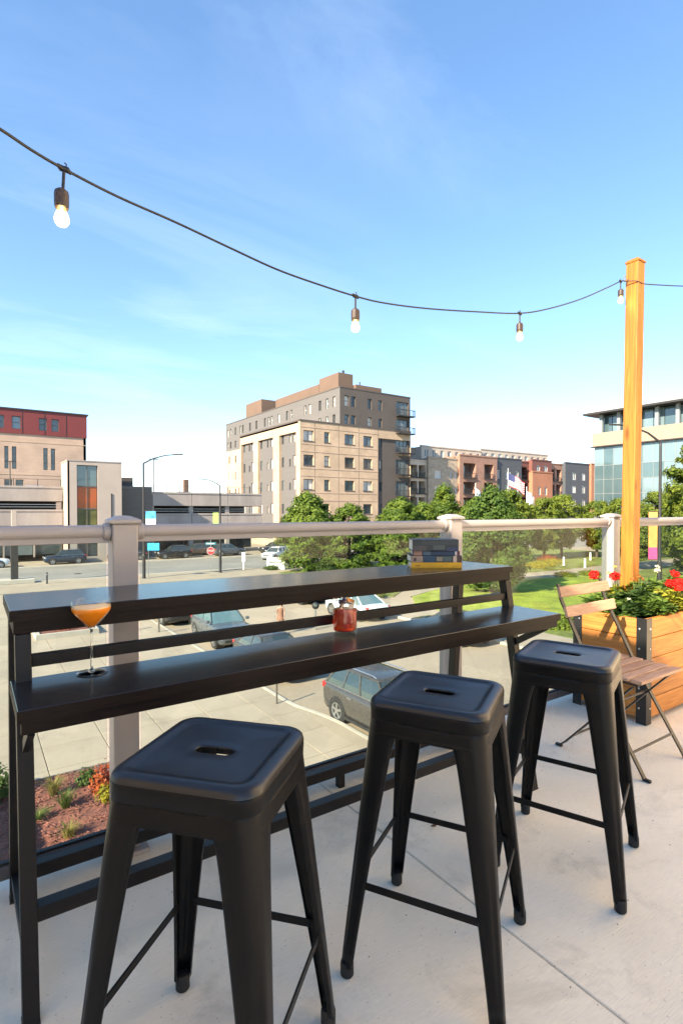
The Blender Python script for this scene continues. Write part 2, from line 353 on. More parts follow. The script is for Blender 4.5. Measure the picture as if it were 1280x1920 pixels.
mat('soil', (0.035, 0.022, 0.015), 0.95, var=0.4, vs=20, bump=0.6, bs=60)
mat('black_bracket', (0.012, 0.012, 0.013), 0.35, var=0.1)
mat('cable_black', (0.012, 0.012, 0.012), 0.5, var=0.1)
mat('socket_brown', (0.05, 0.03, 0.02), 0.45, var=0.15)
emis('bulb_core', (1.0, 0.80, 0.42), 14.0)
def bulbglass(name):
    m, nt, b = newmat(name); N = nt.nodes.new; L = nt.links.new; nt.nodes.remove(b)
    t = N('ShaderNodeBsdfTransparent'); t.inputs[0].default_value = (.95, .88, .7, 1); e = N('ShaderNodeEmission'); e.inputs[0].default_value = (1, .64, .20, 1); e.inputs[1].default_value = .40
    g = N('ShaderNodeBsdfGlossy'); g.inputs['Roughness'].default_value = .02; a = N('ShaderNodeAddShader'); L(t.outputs[0], a.inputs[0]); L(e.outputs[0], a.inputs[1])
    mx = N('ShaderNodeMixShader'); mx.inputs[0].default_value = .06; L(a.outputs[0], mx.inputs[1]); L(g.outputs[0], mx.inputs[2]); L(mx.outputs[0], nt.nodes['Material Output'].inputs['Surface'])
bulbglass('bulb_glass')
thinglass('rail_glass', (0.92, 0.965, 0.94), 0.3)
thinglass('clear_glass', (0.985, 0.985, 0.985), 1.0, 1.4)
mat('leaf_debris', (0.10, 0.055, 0.03), 0.9, var=0.3, vs=40)

# ---------------------------------------------------------------- terrace
def joints(): return (-2.2, 1.338, 4.38, 7.4, 10.4)
tf = struct('terrace_floor', MB().box(-2.2, 10.4, -7.0, 2.26, -0.28, -0.05), 'rail_dark')
us = joints(); ns = (-7.0, -1.35, 2.26)
for i in range(len(us) - 1):
    for j in range(len(ns) - 1):
        x0, x1, y0, y1 = us[i] + .0022, us[i + 1] - .0022, ns[j] + .0022, ns[j + 1] - .0022
        c = 0.003
        mb = MB().loft([[(x0, y0, -.05), (x1, y0, -.05), (x1, y1, -.05), (x0, y1, -.05)], [(x0, y0, -c), (x1, y0, -c), (x1, y1, -c), (x0, y1, -c)],
                        [(x0 + c, y0 + c, 0), (x1 - c, y0 + c, 0), (x1 - c, y1 - c, 0), (x0 + c, y1 - c, 0)]])
        mb.build('floor_slab', 'terrace_concrete', tf)
mb = MB()                                  # specks of dirt and dry leaf bits
rs = random.Random(3)
for k in range(260):
    x = rs.uniform(0.1, 3.4); y = rs.uniform(.55, 2.0); s = rs.choice((.0008, .001, .0012, .0016, .0022)) ; a = rs.uniform(0, 6.28); n = 5
    mb.lathe([(s, .0), (s * .8, s * .5)], n, (x, y, 0.0005), cap=True)
o = mb.build('grit', 'leaf_debris'); tag(o, 'dark specks of grit scattered on the concrete terrace', 'grit', kind='stuff')
rs = random.Random(8)
def debris_leaf(loc, s, lab):
    v = []; n = 9
    mb = MB(); pts = []
    for k in range(n): 
        t = 2 * math.pi * k / n; r = s * (0.55 + .45 * rs.random()); pts.append((r * math.cos(t) * 1.4, r * math.sin(t) * .8, .003 + .012 * rs.random()))
    top = [(x, y, z + .0012) for x, y, z in pts]
    mb.loft([pts, top]); o = mb.build('dry_leaf', 'leaf_debris'); o.location = loc; tag(o, lab, 'leaf')
debris_leaf((1.53, 1.565, 0), .014, 'small curled brown dry leaf on the floor under the middle stool')

# unseen host building: left wing shaped for shade, right wing added to bounce sunlight
hb = thing('host_building', 'unseen cream stucco building around the terrace, its wing beside the planter added to bounce sunlight', 'building', (-9, -10, G))
mb = MB(); mb.box(-10, -2.25, -1.45, 2.4, G, 3.72); mb.box(-10, -2.3, 2.45, 13.0, G, -3.0); mb.box(-2.2, 10.4, -10, -7.05, G, 1.0); mb.box(-2.2, 10.38, -7.0, 2.2, G, -.29); mb.box(5.0, 10.35, -7.0, 1.55, 0.0, 8.4)
mb.build('wall', 'host_brick', hb, wc=True)
for a in ((-10.1, -2.15, -1.55, 2.5, 3.725, 3.75), (-2.1, 10.5, -10.1, -6.95, 1.005, 1.15), (4.9, 10.45, -7.1, 1.65, 8.405, 8.6)): MB().box(*a).build('parapet_cap', 'kerb_concrete', hb, wc=True)

mat('host_frame', (0.03, 0.03, 0.03), .5, var=.1); mat('host_pane', (0.03, 0.04, 0.045), .06, var=.3, vs=.6, spec=.8)
for yy, z0, z1, w in ((-5.6, .02, 2.35, 1.1), (-3.6, .9, 2.35, 1.5), (-1.2, .9, 2.35, 1.5), (-5.4, 4.2, 5.9, 1.5), (-3.2, 4.2, 5.9, 1.5), (-1.0, 4.2, 5.9, 1.5)):
    f_ = frame((5.0, yy, 0), (0, -1, 0), (-1, 0, 0)); mb = MB()
    for a in ((0, .07, z0, z1), (w - .07, w, z0, z1), (.07, w - .07, z0, z0 + .07), (.07, w - .07, z1 - .07, z1), (w / 2 - .03, w / 2 + .03, z0 + .07, z1 - .07)): mb.fbox(f_, *a, .0005, .06)
    wd = mb.build('door' if z0 < .1 else 'window', 'host_frame', hb, wc=True); wd['_base'] = hb['_base']
    MB().fbox(f_, .05, w - .05, z0 + .05, z1 - .05, .0008, .03).build('pane', 'host_pane', wd, wc=True)

# ---------------------------------------------------------------- glass railing
RN = 2.125
rl = thing('glass_railing', 'taupe metal terrace railing with round top rail and clear glass panels', 'railing', (0.468, RN, 0))
def rail_post(u):
    p = MB().box(-.045, .045, -.045, .045, 0.02, 1.232).build('post', 'rail_taupe', rl, bevel=.006)
    p.location = (u - .468, 0, 0); 
    q = .054
    mb = MB().loft([[(sx * a, sy * a, z) for sx, sy in ((-1, -1), (1, -1), (1, 1), (-1, 1))] for a, z in ((q - .004, 1.232), (q, 1.237), (q, 1.246), (q - .01, 1.252), (.02, 1.262), (.002, 1.263))])
    mb.build('cap', 'rail_taupe', p)
    MB().box(-.075, .075, -.07, .06, 0, .018).build('base_plate', 'rail_taupe', p, bevel=.004)
    for sx in (-1, 1):
        mb = MB(); mb.lathe([(.030, 0), (.033, .004), (.033, .022), (.030, .026)], 20, (0, 0, 0), True, 'y')
        # collar round the rail: turn the lathe axis (y) along u
        mb.v = [(sx * .045 + sx * y, x, 1.203 + z) for x, y, z in mb.v]
        if sx < 0: mb.f = [tuple(reversed(f)) for f in mb.f]
        c = mb.build('collar', 'rail_taupe', p, smooth=False)
    return p
PU = (-1.24, 0.468, 2.2, 3.845, 5.55, 7.25)
for u in PU: rail_post(u)
def rail_profile():
    pts = []
    for k in range(24):
        t = 2 * math.pi * k / 24; r = .0255
        y, z = r * math.cos(t), r * math.sin(t)
        if z < -.019: z = -.019
        pts.append((y, z))
    return pts
for a, b in zip(PU[:-1], PU[1:]):
    a0, b0 = a + .05, b - .05
    pr = rail_profile()
    MB().loft([[(x - .468, y, 1.203 + z) for y, z in pr] for x in (a0, b0)]).build('top_rail', 'rail_taupe', rl, smooth=False)
    MB().box(a0 - .468, b0 - .468, -.012, .012, 1.163, 1.186).build('glazing_channel', 'rail_taupe', rl, bevel=.002)
    MB().box(a0 - .468, b0 - .468, -.024, .024, .045, .088).build('bottom_rail', 'rail_dark', rl, bevel=.003)
    MB().box(a0 - .468, b0 - .468, -.009, .009, .0881, .096).build('gasket', 'gasket', rl)
    MB().box(a0 + .012 - .468 , b0 - .012 - .468, -.004, .004, .0965, 1.1625).build('pane', 'rail_glass', rl)

# ---------------------------------------------------------------- bar table
bt = thing('bar_table', 'long dark brown two-level bar table standing against the glass railing', 'table', (1.116, 1.70, 0))
T0, T1 = 0.082 - 1.116, 2.15 - 1.116
def tn(n): return n - 1.70
tt = MB().box(T0, T1, tn(1.672), tn(2.018), .984, 1.014).build('table_top', 'table_laminate', bt, bevel=.0015, seg=1)
MB().box(T0 + .008, T1 - .008, tn(1.680), tn(1.702), .948, .9835).build('apron', 'table_edge', bt, bevel=.001, seg=1)
MB().box(T0 + .008, T1 - .008, tn(1.99), tn(2.01), .948, .9835).build('apron', 'table_edge', bt, bevel=.001, seg=1)
MB().box(T0, T1, tn(1.6705), tn(1.6718), .9842, 1.0125).build('edge_band', 'table_edge', bt)
for x in (T0 - .0012, T1): MB().box(x, x + .0012, tn(1.6722), tn(2.018), .9842, 1.0125).build('edge_band', 'table_edge', bt)
MB().box(T0 + .008, T0 + .03, tn(1.702), tn(1.99), .95, .9835).build('apron', 'table_edge', bt)
MB().box(T1 - .03, T1 - .008, tn(1.702), tn(1.99), .95, .9835).build('apron', 'table_edge', bt)
MB().box(T0, T1, tn(1.414), tn(1.684), .795, .825).build('shelf', 'table_laminate', bt, bevel=.0015, seg=1)
MB().box(T0, T1, tn(1.4125), tn(1.4138), .7952, .8236).build('edge_band', 'table_edge', bt)
for x in (T0 - .0012, T1): MB().box(x, x + .0012, tn(1.4142), tn(1.684), .7952, .8236).build('edge_band', 'table_edge', bt)
MB().box(T0 + .008, T1 - .008, tn(1.424), tn(1.444), .764, .7945).build('apron', 'table_edge', bt, bevel=.001, seg=1)
def legn(z, front): return (1.536 + (1.695 - 1.536) * z / .95) if front else (2.055 - (2.055 - 1.99) * z / .95)
LW = .038
for x in (T0 + .03, T1 - .03):
    for fr in (True, False):
        a, b = legn(0, fr), legn(.948, fr); w = .021
        MB().loft([[(x - LW / 2, tn(n) - w, z), (x + LW / 2, tn(n) - w, z), (x + LW / 2, tn(n) + w, z), (x - LW / 2, tn(n) + w, z)] for n, z in ((a, .006), (b, .9475))]).build('leg', 'table_metal', bt, bevel=.002)
        MB().box(x - LW / 2 - .001, x + LW / 2 + .001, tn(a) - w - .001, tn(a) + w + .001, 0, .006).build('foot_pad', 'rubber', bt)
    # brace under the shelf and end stretcher
    mb = MB(); mb.bar((x, tn(legn(.66, True)) - .018, .66), (x, tn(1.46), .762), .028, .016, (1, 0, 0)); mb.build('bracket', 'table_metal', bt)
    mb = MB(); mb.bar((x, tn(legn(.16, True)) + .02, .16), (x, tn(legn(.085, False)) - .02, .085), .03, .03); mb.build('end_stretcher', 'table_metal', bt)
X0, X1 = T0 + .03 + LW / 2, T1 - .03 - LW / 2
mb = MB(); mb.box(X0, X1, tn(1.672), tn(1.70), .856, .888); mb.build('back_bar', 'table_metal', bt, bevel=.002)
n = legn(.246, True); MB().box(X0, X1, tn(n) - .02, tn(n) + .02, .228, .266).build('foot_bar', 'table_metal', bt, bevel=.002)
n = legn(.083, False); MB().box(X0, X1, tn(n) - .02, tn(n) + .02, .06, .105).build('foot_bar', 'table_metal', bt, bevel=.002)
MB().box(.27, .30, tn(n) - .016, tn(n) + .016, 0.0, .0598).build('support_foot', 'table_metal', bt)

# ---------------------------------------------------------------- bar stools
def stadium(a, r, n):
    out = []
    for k in range(n):
        t = 2 * math.pi * (k + .5) / n; c, s = math.cos(t), math.sin(t)
        # superellipse-ish stadium
        out.append((a * math.copysign(abs(c) ** .45, c), r * math.copysign(abs(s) ** .75, s)))
    return out
def make_stool():
    t = thing('bar_stool', 'x', 'stool')
    A = .160
    q = 9
    def ring(a, r, z): return [(x, y, z) for x, y in rrect(a, a, max(r, .004), q, 9)]
    NP = 4 * (q + 1)
    rings = [ring(A - .006, .042, .690), ring(A - .003, .044, .7045), ring(A + .0018, .0445, .7048), ring(A + .0032, .045, .7075), ring(A + .0045, .046, .736), ring(A + .0045, .047, .743), ring(A + .0025, .046, .751), ring(A - .0015, .0445, .7555), ring(A - .007, .042, .7588), ring(A - .012, .040, .7598), ring(A - .022, .034, .7598), ring(A - .027, .030, .7575), ring(A - .031, .028, .7548), ring(A - .040, .024, .7545)]
    # inner panel to the slot, same number of points by angle
    base = rrect(A - .040, A - .040, .024, q, 9)
    slot = []
    for x, y in base:
        th = math.atan2(y, x); c, s = math.cos(th), math.sin(th); a, r = .045, .0165
        # ray / stadium intersection
        if abs(s) * (a - r) <= abs(c) * 1e9 and abs(c) > 1e-6:
            xx = r / max(abs(s), 1e-6) * abs(c)
            if xx <= a - r: px, py = xx, r
            else:
                b = abs(c) * (a - r); cc = (a - r) ** 2 - r * r; tt_ = b + math.sqrt(max(b * b - cc, 0)); px, py = tt_ * abs(c), tt_ * abs(s)
        else: px, py = 0, r
        slot.append((math.copysign(px, c), math.copysign(py, s)))
    mid = [((x + 2 * sx_) / 3, (y + 2 * sy_) / 3, .7538) for (x, y), (sx_, sy_) in zip(base, slot)]
    rings.append([(x * .985, y * .985, .7542) for x, y in base]); rings.append(mid)
    rings.append([(x * 1.12, y * 1.25, .7538) for x, y in slot]); rings.append([(x, y, .7525) for x, y in slot]); rings.append([(x, y, .7490) for x, y in slot])
    under = [(x, y, .7490) for x, y in rrect(A - .01, A - .01, .04, q, 9)]
    rings.append(under); rings.append([(x, y, .690) for x, y in rrect(A - .010, A - .010, .04, q, 9)])
    MB().loft(rings[5:-1], cap=False).build('seat', 'stool_seat_sheen', t, smooth=True)
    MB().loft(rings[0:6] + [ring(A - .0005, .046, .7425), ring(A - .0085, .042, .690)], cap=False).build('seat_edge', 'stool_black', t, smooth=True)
    # skirt band with a fold line, arching up between the legs
    rg = [ring(A - .0005, .043, .7035), ring(A + .0012, .044, .7005), ring(A + .0026, .044, .6985), ring(A + .0048, .045, .674), ring(A + .0058, .045, .6715), ring(A + .0062, .045, .6645), ring(A + .004, .044, .6645), ring(A - .004, .04, .7035)]
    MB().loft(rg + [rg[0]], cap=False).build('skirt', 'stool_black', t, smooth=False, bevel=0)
    ztop, zb = .7195, .03
    def b_at(z): return .1605 + (.222 - .1605) * ((.72 - z) / .72)
    def legmesh():
        mb = MB(); outer = []; inner = []
        FS = [0, .03, .06, .08, .1, .125, .16, .2, .26, .34, .42, .48, .58, .68, .78, .88, .93, 1]
        for f0 in FS:
            z = ztop + (zb - ztop) * f0; f = (ztop - z) / (ztop - zb)
            b = b_at(z); w = .086 * (1 - f) ** 1.2 + .036 * (1 - (1 - f) ** 1.2) + .012 * math.exp(-max(0, f - .05) * 26); r = .040 * (1 - f) + .018 * f
            th = .0022
            def sec(b, r, w):
                pts = [(b - w, b - .012), (b - w + .002, b - .002), (b - w + .006, b), (b - (w + r) / 2, b)]
                for k in range(9):
                    tt = R(90 - 90 * k / 8); pts.append((b - r + r * math.cos(tt), b - r + r * math.sin(tt)))
                pts += [(b, b - (w + r) / 2), (b, b - w + .006), (b - .002, b - w + .002), (b - .012, b - w)]
                return pts
            o = sec(b, r, w)
            # pressed groove down the middle of the lower leg
            g = .004 * max(0, min(1, (f - .42) / .06)) * max(0, min(1, (.93 - f) / .05))
            o2 = []
            for k, (x, y) in enumerate(o):
                m = 1.0 if k in (8,) else (.55 if k in (7, 9) else 0)
                o2.append((x - g * m * .75, y - g * m * .75))
            cx = b - .55 * w
            i2 = [(x - th * .8, y - th * .8) for x, y in o2]
            i2[0] = (o2[0][0] + .0006, o2[0][1] - .0005); i2[-1] = (o2[-1][0] - .0005, o2[-1][1] + .0006)
            ringp = o2 + i2[::-1]
            outer.append([(x, y, z) for x, y in ringp])
        mb.loft(outer, cap=True); return mb
    me = None
    for k in range(4):
        if k == 0: lg = legmesh().build('leg', 'stool_black', t, smooth=True)
        else: lg = link('leg', lg0.data, t)
        if k == 0: lg0 = lg
        lg.rotation_euler = (0, 0, k * math.pi / 2)
        b = b_at(.02) - .018
        if k == 0:
            mb = MB(); mb.lathe([(.0155, 0), (.0185, .004), (.0185, .034), (.0165, .042)], 16, (b, b, 0), True); ft = mb.build('foot', 'rubber', lg, smooth=False); ft0 = ft
        else: link('foot', ft0.data, lg)
    # cross braces between the legs
    for k in range(4):
        z = .255; b = b_at(z) - .010; c, s = math.cos(k * math.pi / 2), math.sin(k * math.pi / 2)
        p, qq = (b, b - .03), (b, -b + .03)
        f = lambda v: (v[0] * c - v[1] * s, v[0] * s + v[1] * c, z)
        MB().bar(f(p), f(qq), .005, .020).build('brace', 'stool_black', t, bevel=.0015)
    return t
st = make_stool()
STO = [(.437, 1.128, -48.7, 'black metal bar stool closest to the orange cocktail'),
       (1.119, 1.125, -60.0, 'black metal bar stool in the middle of the three, below the red drink'),
       (1.810, 1.160, -68.2, 'black metal bar stool beside the wooden folding chair')]
for i, (x, y, a, lab) in enumerate(STO):
    o = st if i == 0 else copy_tree(st)
    o.location = (x, y, 0); o.rotation_euler = (0, 0, R(a)); o['label'] = lab; o['group'] = 'black metal bar stools along the bar table'

# ---------------------------------------------------------------- folding bistro chair
fc = thing('folding_chair', 'folding bistro chair with black metal frame and wooden slats beside the planter', 'chair', (2.82, 1.50, 0))
CW = .205
def cs(y, z, x): return (x, y, z)
for s in (-1, 1):
    # long member: backrest upright running down to the front foot
    mb = MB(); p = [(s * CW, .235, .885), (s * CW, .215, .80), (s * CW, .02, .42), (s * (CW), -.215, .03), (s * CW, -.228, .008)]
    for a, b in zip(p[:-1], p[1:]): mb.bar(a, b, .008, .024, (1, 0, 0))
    mb.build('upright', 'bistro_metal', fc)
    # short member: rear foot up to the front of the seat
    w = CW - .014
    mb = MB(); p = [(s * w, .228, .008), (s * w, .195, .035), (s * w, -.16, .425)]
    for a, b in zip(p[:-1], p[1:]): mb.bar(a, b, .008, .024, (1, 0, 0))
    mb.build('rear_leg', 'bistro_metal', fc)
    mb = MB(); mb.bar((s * (w - .012), -.185, .436), (s * (w - .012), .175, .446), .008, .020, (1, 0, 0)); mb.build('seat_rail', 'bistro_metal', fc)
    for (y, ww) in ((-.235, CW), (.235, w)):
        MB().box(s * ww - .010, s * ww + .010, y - .022, y + .016, 0, .014).build('foot', 'bistro_metal', fc, bevel=.004)
mb = MB(); mb.tube([(-CW, -.165, .11), (CW, -.165, .11)], .006); mb.build('stretcher', 'bistro_metal', fc)
mb = MB(); mb.tube([(-CW + .014, .15, .085), (CW - .014, .15, .085)], .006); mb.build('stretcher', 'bistro_metal', fc)
mb = MB(); mb.tube([(-CW, -.035, .30), (CW, -.035, .30)], .006); mb.build('stretcher', 'bistro_metal', fc)
for k in range(6):
    y = -.185 + k * .066
    piece('seat_slat', 'bistro_slat', fc, (0, y, .458 + .0015 * k), (.415, .052, .016), 0, .003, world=False)
for z, y in ((.845, .222), (.745, .182)):
    o = piece('back_slat', 'bistro_slat', fc, (0, y - .014, z), (.475, .016, .058), 0, .003, world=False); o.rotation_euler = (R(-14), 0, 0)

# ---------------------------------------------------------------- planter with post
PX0, PX1, PY0, PY1, PZ0, PZ1 = 3.295, 4.55, 1.600, 2.068, .035, .632
pl = thing('planter_box', 'orange cedar planter box with black metal corner brackets full of flowers', 'planter', (PX0, PY0, 0))
nb = 5; hh = (PZ1 - PZ0) / nb
for k in range(nb):
    z = PZ0 + hh * (k + .5)
    piece('plank', 'planter_plank_n', pl, (PX0 + .018, (PY0 + PY1) / 2, z), (.036, PY1 - PY0 - .004, hh - .004), 0, .003)
    piece('plank', 'planter_plank_u', pl, ((PX0 + PX1) / 2, PY0 + .018, z), (PX1 - PX0 - .08, .036, hh - .004), 0, .003)
    piece('plank', 'planter_plank_u', pl, ((PX0 + PX1) / 2, PY1 - .018, z), (PX1 - PX0 - .08, .036, hh - .004), 0, .003)
    piece('plank', 'planter_plank_n', pl, (PX1 - .018, (PY0 + PY1) / 2, z), (.036, PY1 - PY0 - .004, hh - .004), 0, .003)
for x, sx in ((PX0, 1), (PX1, -1)):
    for y, sy in ((PY0, 1), (PY1, -1)):
        b = .003; w = .058
        poly = [(x - sx * b, y - sy * b), (x + sx * w, y - sy * b), (x + sx * w, y + sy * .0005), (x - sx * .0004, y + sy * .0005), (x - sx * .0004, y + sy * w), (x - sx * b, y + sy * w)]
        if sx * sy < 0: poly = poly[::-1]
        br_ = MB().prism(poly, 0, PZ1 + .006).build('corner_bracket', 'black_bracket', pl, wc=True); br_['_base'] = pl['_base']
        for k in range(nb):
            z = PZ0 + hh * (k + .5); mb = MB(); mb.lathe([(.006, 0), (.006, .002), (.003, .0032)], 8, (0, 0, 0), True); mb.v = [(x - sx * b - sx * zz, y + sy * .04 + xx, z + yy) for xx, yy, zz in mb.v]; mb.build('screw', 'steel', br_, wc=True)
            mb = MB(); mb.lathe([(.006, 0), (.006, .002), (.003, .0032)], 8, (0, 0, 0), True); mb.v = [(x + sx * .04 + xx, y - sy * b - sy * zz, z + yy) for xx, yy, zz in mb.v]; mb.build('screw', 'steel', br_, wc=True)
mb = MB(); 
nx, ny = 24, 10; vs = []; fs = []
for i in range(nx + 1):
    for j in range(ny + 1):
        vs.append((PX0 + .04 + (PX1 - PX0 - .08) * i / nx, PY0 + .04 + (PY1 - PY0 - .08) * j / ny, PZ1 - .05 + .02 * random.random()))
for i in range(nx):
    for j in range(ny): a = i * (ny + 1) + j; fs.append((a, a + ny + 1, a + ny + 2, a + 1))
mb.add(vs, fs); mb.build('soil', 'soil', pl, wc=True)
wp = thing('timber_post', 'tall orange timber post standing in the planter and carrying the string lights', 'post', (3.8, 1.945, 0))
S = .089; lx, ly = .026 * .824 , -.026 * .566
def pz(z): return (lx * (z - .55) / 2.5, ly * (z - .55) / 2.5)
MB().loft([[(pz(z)[0] + a, pz(z)[1] + b, z) for a, b in ((0, 0), (S, 0), (S, S), (0, S))] for z in (.10, 3.02)]).build('shaft', 'post_timber', wp, bevel=.006)
t = pz(3.03); MB().loft([[(t[0] - e + a * (S + 2 * e), t[1] - e + b * (S + 2 * e), z) for a, b in ((0, 0), (1, 0), (1, 1), (0, 1))] for z, e in ((3.021, .003), (3.026, .004), (3.034, .004), (3.048, -.012))]).build('cap', 'post_timber', wp)
t = pz(2.89)
mb = MB(); mb.tube([(t[0] - .001, t[1] + .07, 2.905), (t[0] - .03, t[1] + .07, 2.905)], .004); mb.tube([(t[0] - .045 + .015 * math.cos(a), t[1] + .07, 2.905 + .015 * math.sin(a)) for a in [k * .55 for k in range(12)]], .003, 6); mb.build('eye_hook', 'steel', wp)

# ---------------------------------------------------------------- string lights
sl = thing('string_light', 'black outdoor string light cable with glowing bulbs hung from the timber post', 'string light', (3.739, 2.012, 2.88))
CP = [(-.62, 1.02, 2.22), (-.36, 1.2, 2.175), (-0.16, 1.341, 2.169), (-0.054, 1.45, 2.181), (0.065, 1.526, 2.188), (0.135, 1.575, 2.191), (0.213, 1.619, 2.195), (0.366, 1.708, 2.215), (0.567, 1.789, 2.234), (0.779, 1.849, 2.234), (0.983, 1.867, 2.213), (1.183, 1.875, 2.204), (1.36, 1.874, 2.198), (1.537, 1.898, 2.215), (1.821, 1.922, 2.258), (2.167, 1.929, 2.317), (2.527, 1.925, 2.382), (2.842, 1.953, 2.484), (3.233, 1.991, 2.64), (3.571, 2.005, 2.798), (3.739, 2.012, 2.880), (3.785, 2.0, 2.888), (3.806, 1.95, 2.878), (3.815, 1.935, 2.872), (3.86, 1.93, 2.870), (3.92, 1.935, 2.878), (4.134, 1.924, 2.917), (4.513, 1.907, 2.993), (5.2, 1.85, 3.14), (6.2, 1.56, 3.4)]
def catmull(P, n=6):
    P = [Vector(p) for p in P]; out = []
    for i in range(len(P) - 1):
        p0, p1, p2, p3 = P[max(i - 1, 0)], P[i], P[i + 1], P[min(i + 2, len(P) - 1)]
        for k in range(n):
            t = k / n
            out.append(0.5 * ((2 * p1) + (p2 - p0) * t + (2 * p0 - 5 * p1 + 4 * p2 - p3) * t * t + (3 * p1 - p0 - 3 * p2 + p3) * t ** 3))
    out.append(P[-1]); return out
cable = catmull(CP)
MB().tube(cable, .0038, 8).build('cable', 'cable_black', sl, wc=True, smooth=True)
for (x, y, z), tilt in (((0.213, 1.619, 2.195), (-.006, .004)), ((1.36, 1.874, 2.198), (0, 0)), ((2.527, 1.925, 2.382), (0, 0)), ((3.739, 2.012, 2.880), (0.004, 0))):
    c = Vector((x, y, z)); b = Vector(sl['_base'])
    mb = MB(); mb.tube([c + Vector((-.018, -.005, .004)), c + Vector((-.008, 0, .0)), c + Vector((.008, 0, 0)), c + Vector((.018, .005, -.004))], [.004, .008, .008, .004], 8)
    mb.tube([c + Vector((.004, 0, .004)), c + Vector((.006, 0, .014)), c + Vector((.001, 0, .017))], .0018, 6)
    mb.tube([c, c + Vector((tilt[0] * .5, tilt[1] * .5, -.058))], .0042, 8); mb.build('drop_cord', 'cable_black', sl, wc=True)
    d = c + Vector((tilt[0], tilt[1], -.052))
    MB().lathe([(.004, 0), (.010, -.002), (.017, -.008), (.0185, -.016), (.0185, -.042), (.0165, -.052), (.013, -.053)], 20, d, True).build('socket', 'socket_brown', sl, wc=True, smooth=False)
    bl = MB().lathe([(.010, -.0535), (.0115, -.058), (.0165, -.070), (.0190, -.080), (.0180, -.090), (.0125, -.098), (.004, -.1015), (.0005, -.1018)], 24, d, False).build('bulb', 'bulb_glass', sl, wc=True, smooth=True); bl['_base'] = sl['_base']
    MB().lathe([(.003, -.056), (.006, -.064), (.0115, -.075), (.0125, -.082), (.009, -.089), (.001, -.092)], 16, d, False).build('filament', 'bulb_core', bl, wc=True, smooth=True)

# ---------------------------------------------------------------- drinks
m_, nt_, b_ = newmat('orange_drink'); b_.inputs['Base Color'].default_value = (1.0, .29, .008, 1); b_.inputs['Roughness'].default_value = .35; b_.inputs['Specular IOR Level'].default_value = .15; b_.inputs['Transmission Weight'].default_value = .1; b_.inputs['IOR'].default_value = 1.33
mat('orange_foam', (0.95, 0.55, 0.22), 0.6, var=0.06, vs=120)
m_, nt_, b_ = newmat('red_drink'); b_.inputs['Base Color'].default_value = (1.0, .085, .015, 1); b_.inputs['Roughness'].default_value = .08; b_.inputs['Specular IOR Level'].default_value = .3; b_.inputs['Transmission Weight'].default_value = .7; b_.inputs['IOR'].default_value = 1.33
glassmat('stem_glass', (1, 1, 1), 0.0, 1.5)
mat('cherry', (0.06, 0.008, 0.02), 0.25, var=0.3, vs=60)
mat('peel', (0.75, 0.28, 0.04), 0.5, var=0.1, vs=60)
glassmat('ice', (0.98, 0.9, 0.88), 0.12, 1.3)
cp = thing('coupe_glass', 'stemmed coupe glass of bright orange cocktail on the lower shelf', 'cocktail', (0.275, 1.637, .825))
prof = [(.0005, .0035), (.010, .0035), (.030, .0022), (.0395, .0012), (.0405, .0), (.041, .0012), (.039, .0028), (.012, .0055), (.0045, .010), (.0034, .02), (.0032, .11), (.0042, .122), (.010, .129), (.030, .150), (.0475, .169), (.0525, .179), (.0522, .190), (.0505, .207), (.0498, .2075), (.0494, .207), (.0510, .190), (.0512, .180), (.0465, .1705), (.029, .1518), (.009, .131), (.0005, .1285)]
MB().lathe(prof[12:], 40).build('bowl', 'clear_glass', cp, smooth=True)
MB().lathe(prof[:13] + [(.0005, .1283)], 32).build('stem', 'stem_glass', cp, smooth=True)
MB().lathe([(.0005, .1290), (.0088, .1315), (.0286, .1523), (.046, .1710), (.0506, .1803), (.0505, .1850)], 40).build('drink', 'orange_drink', cp, smooth=True)
MB().lathe([(.0505, .1851), (.0503, .1885), (.04, .1878), (.02, .1880), (.0005, .1879)], 40).build('foam', 'orange_foam', cp, smooth=True)
tg = thing('rocks_glass', 'ribbed tumbler of red drink with dark cherry garnish on the shelf', 'cocktail', (1.128, 1.620, .825))
tg.scale = (1.06, 1.06, 1.22)
n = 48
def rib(r, z, amp): return [((r + amp * (math.cos(16 * 2 * math.pi * k / n * 1.0))) * math.cos(2 * math.pi * k / n), (r + amp * math.cos(16 * 2 * math.pi * k / n)) * math.sin(2 * math.pi * k / n), z) for k in range(n)]
rings = [rib(.002, .0, 0), rib(.038, .0, 0), rib(.0415, .003, .0), rib(.0425, .008, .0008), rib(.0435, .04, .0009), rib(.044, .082, .0009), rib(.0443, .088, 0), rib(.0445, .107, 0), rib(.0440, .1082, 0), rib(.0432, .107, 0), rib(.0425, .088, 0), rib(.0415, .04, 0), rib(.0405, .017, 0), rib(.036, .0135, 0), rib(.002, .0135, 0)]
MB().loft(rings, cap=True).build('glass', 'clear_glass', tg, smooth=True)
MB().lathe([(.0005, .014), (.0355, .014), (.0400, .0175), (.0410, .04), (.0417, .078), (.0005, .0785)], 40).build('drink', 'red_drink', tg, smooth=True)
o = MB().box(-.019, .019, -.019, .019, -.019, .019).build('ice_cube', 'ice', tg, bevel=.004); o.location = (.010, .006, .079); o.rotation_euler = (.3, .2, .5)
mb = MB(); mb.lathe([(.001, -.0095), (.0065, -.007), (.0095, 0), (.0068, .0068), (.001, .0092)], 14, (-.010, -.012, .104)); mb.lathe([(.001, -.008), (.0058, -.006), (.008, 0), (.006, .006), (.001, .0078)], 14, (-.015, .004, .099)); mb.build('cherry', 'cherry', tg, smooth=True)
mb = MB(); mb.tube([(-.022, -.010, .1165), (-.010, -.011, .106), (.018, -.002, .100)], .0012, 6); mb.build('pick', 'steel', tg)
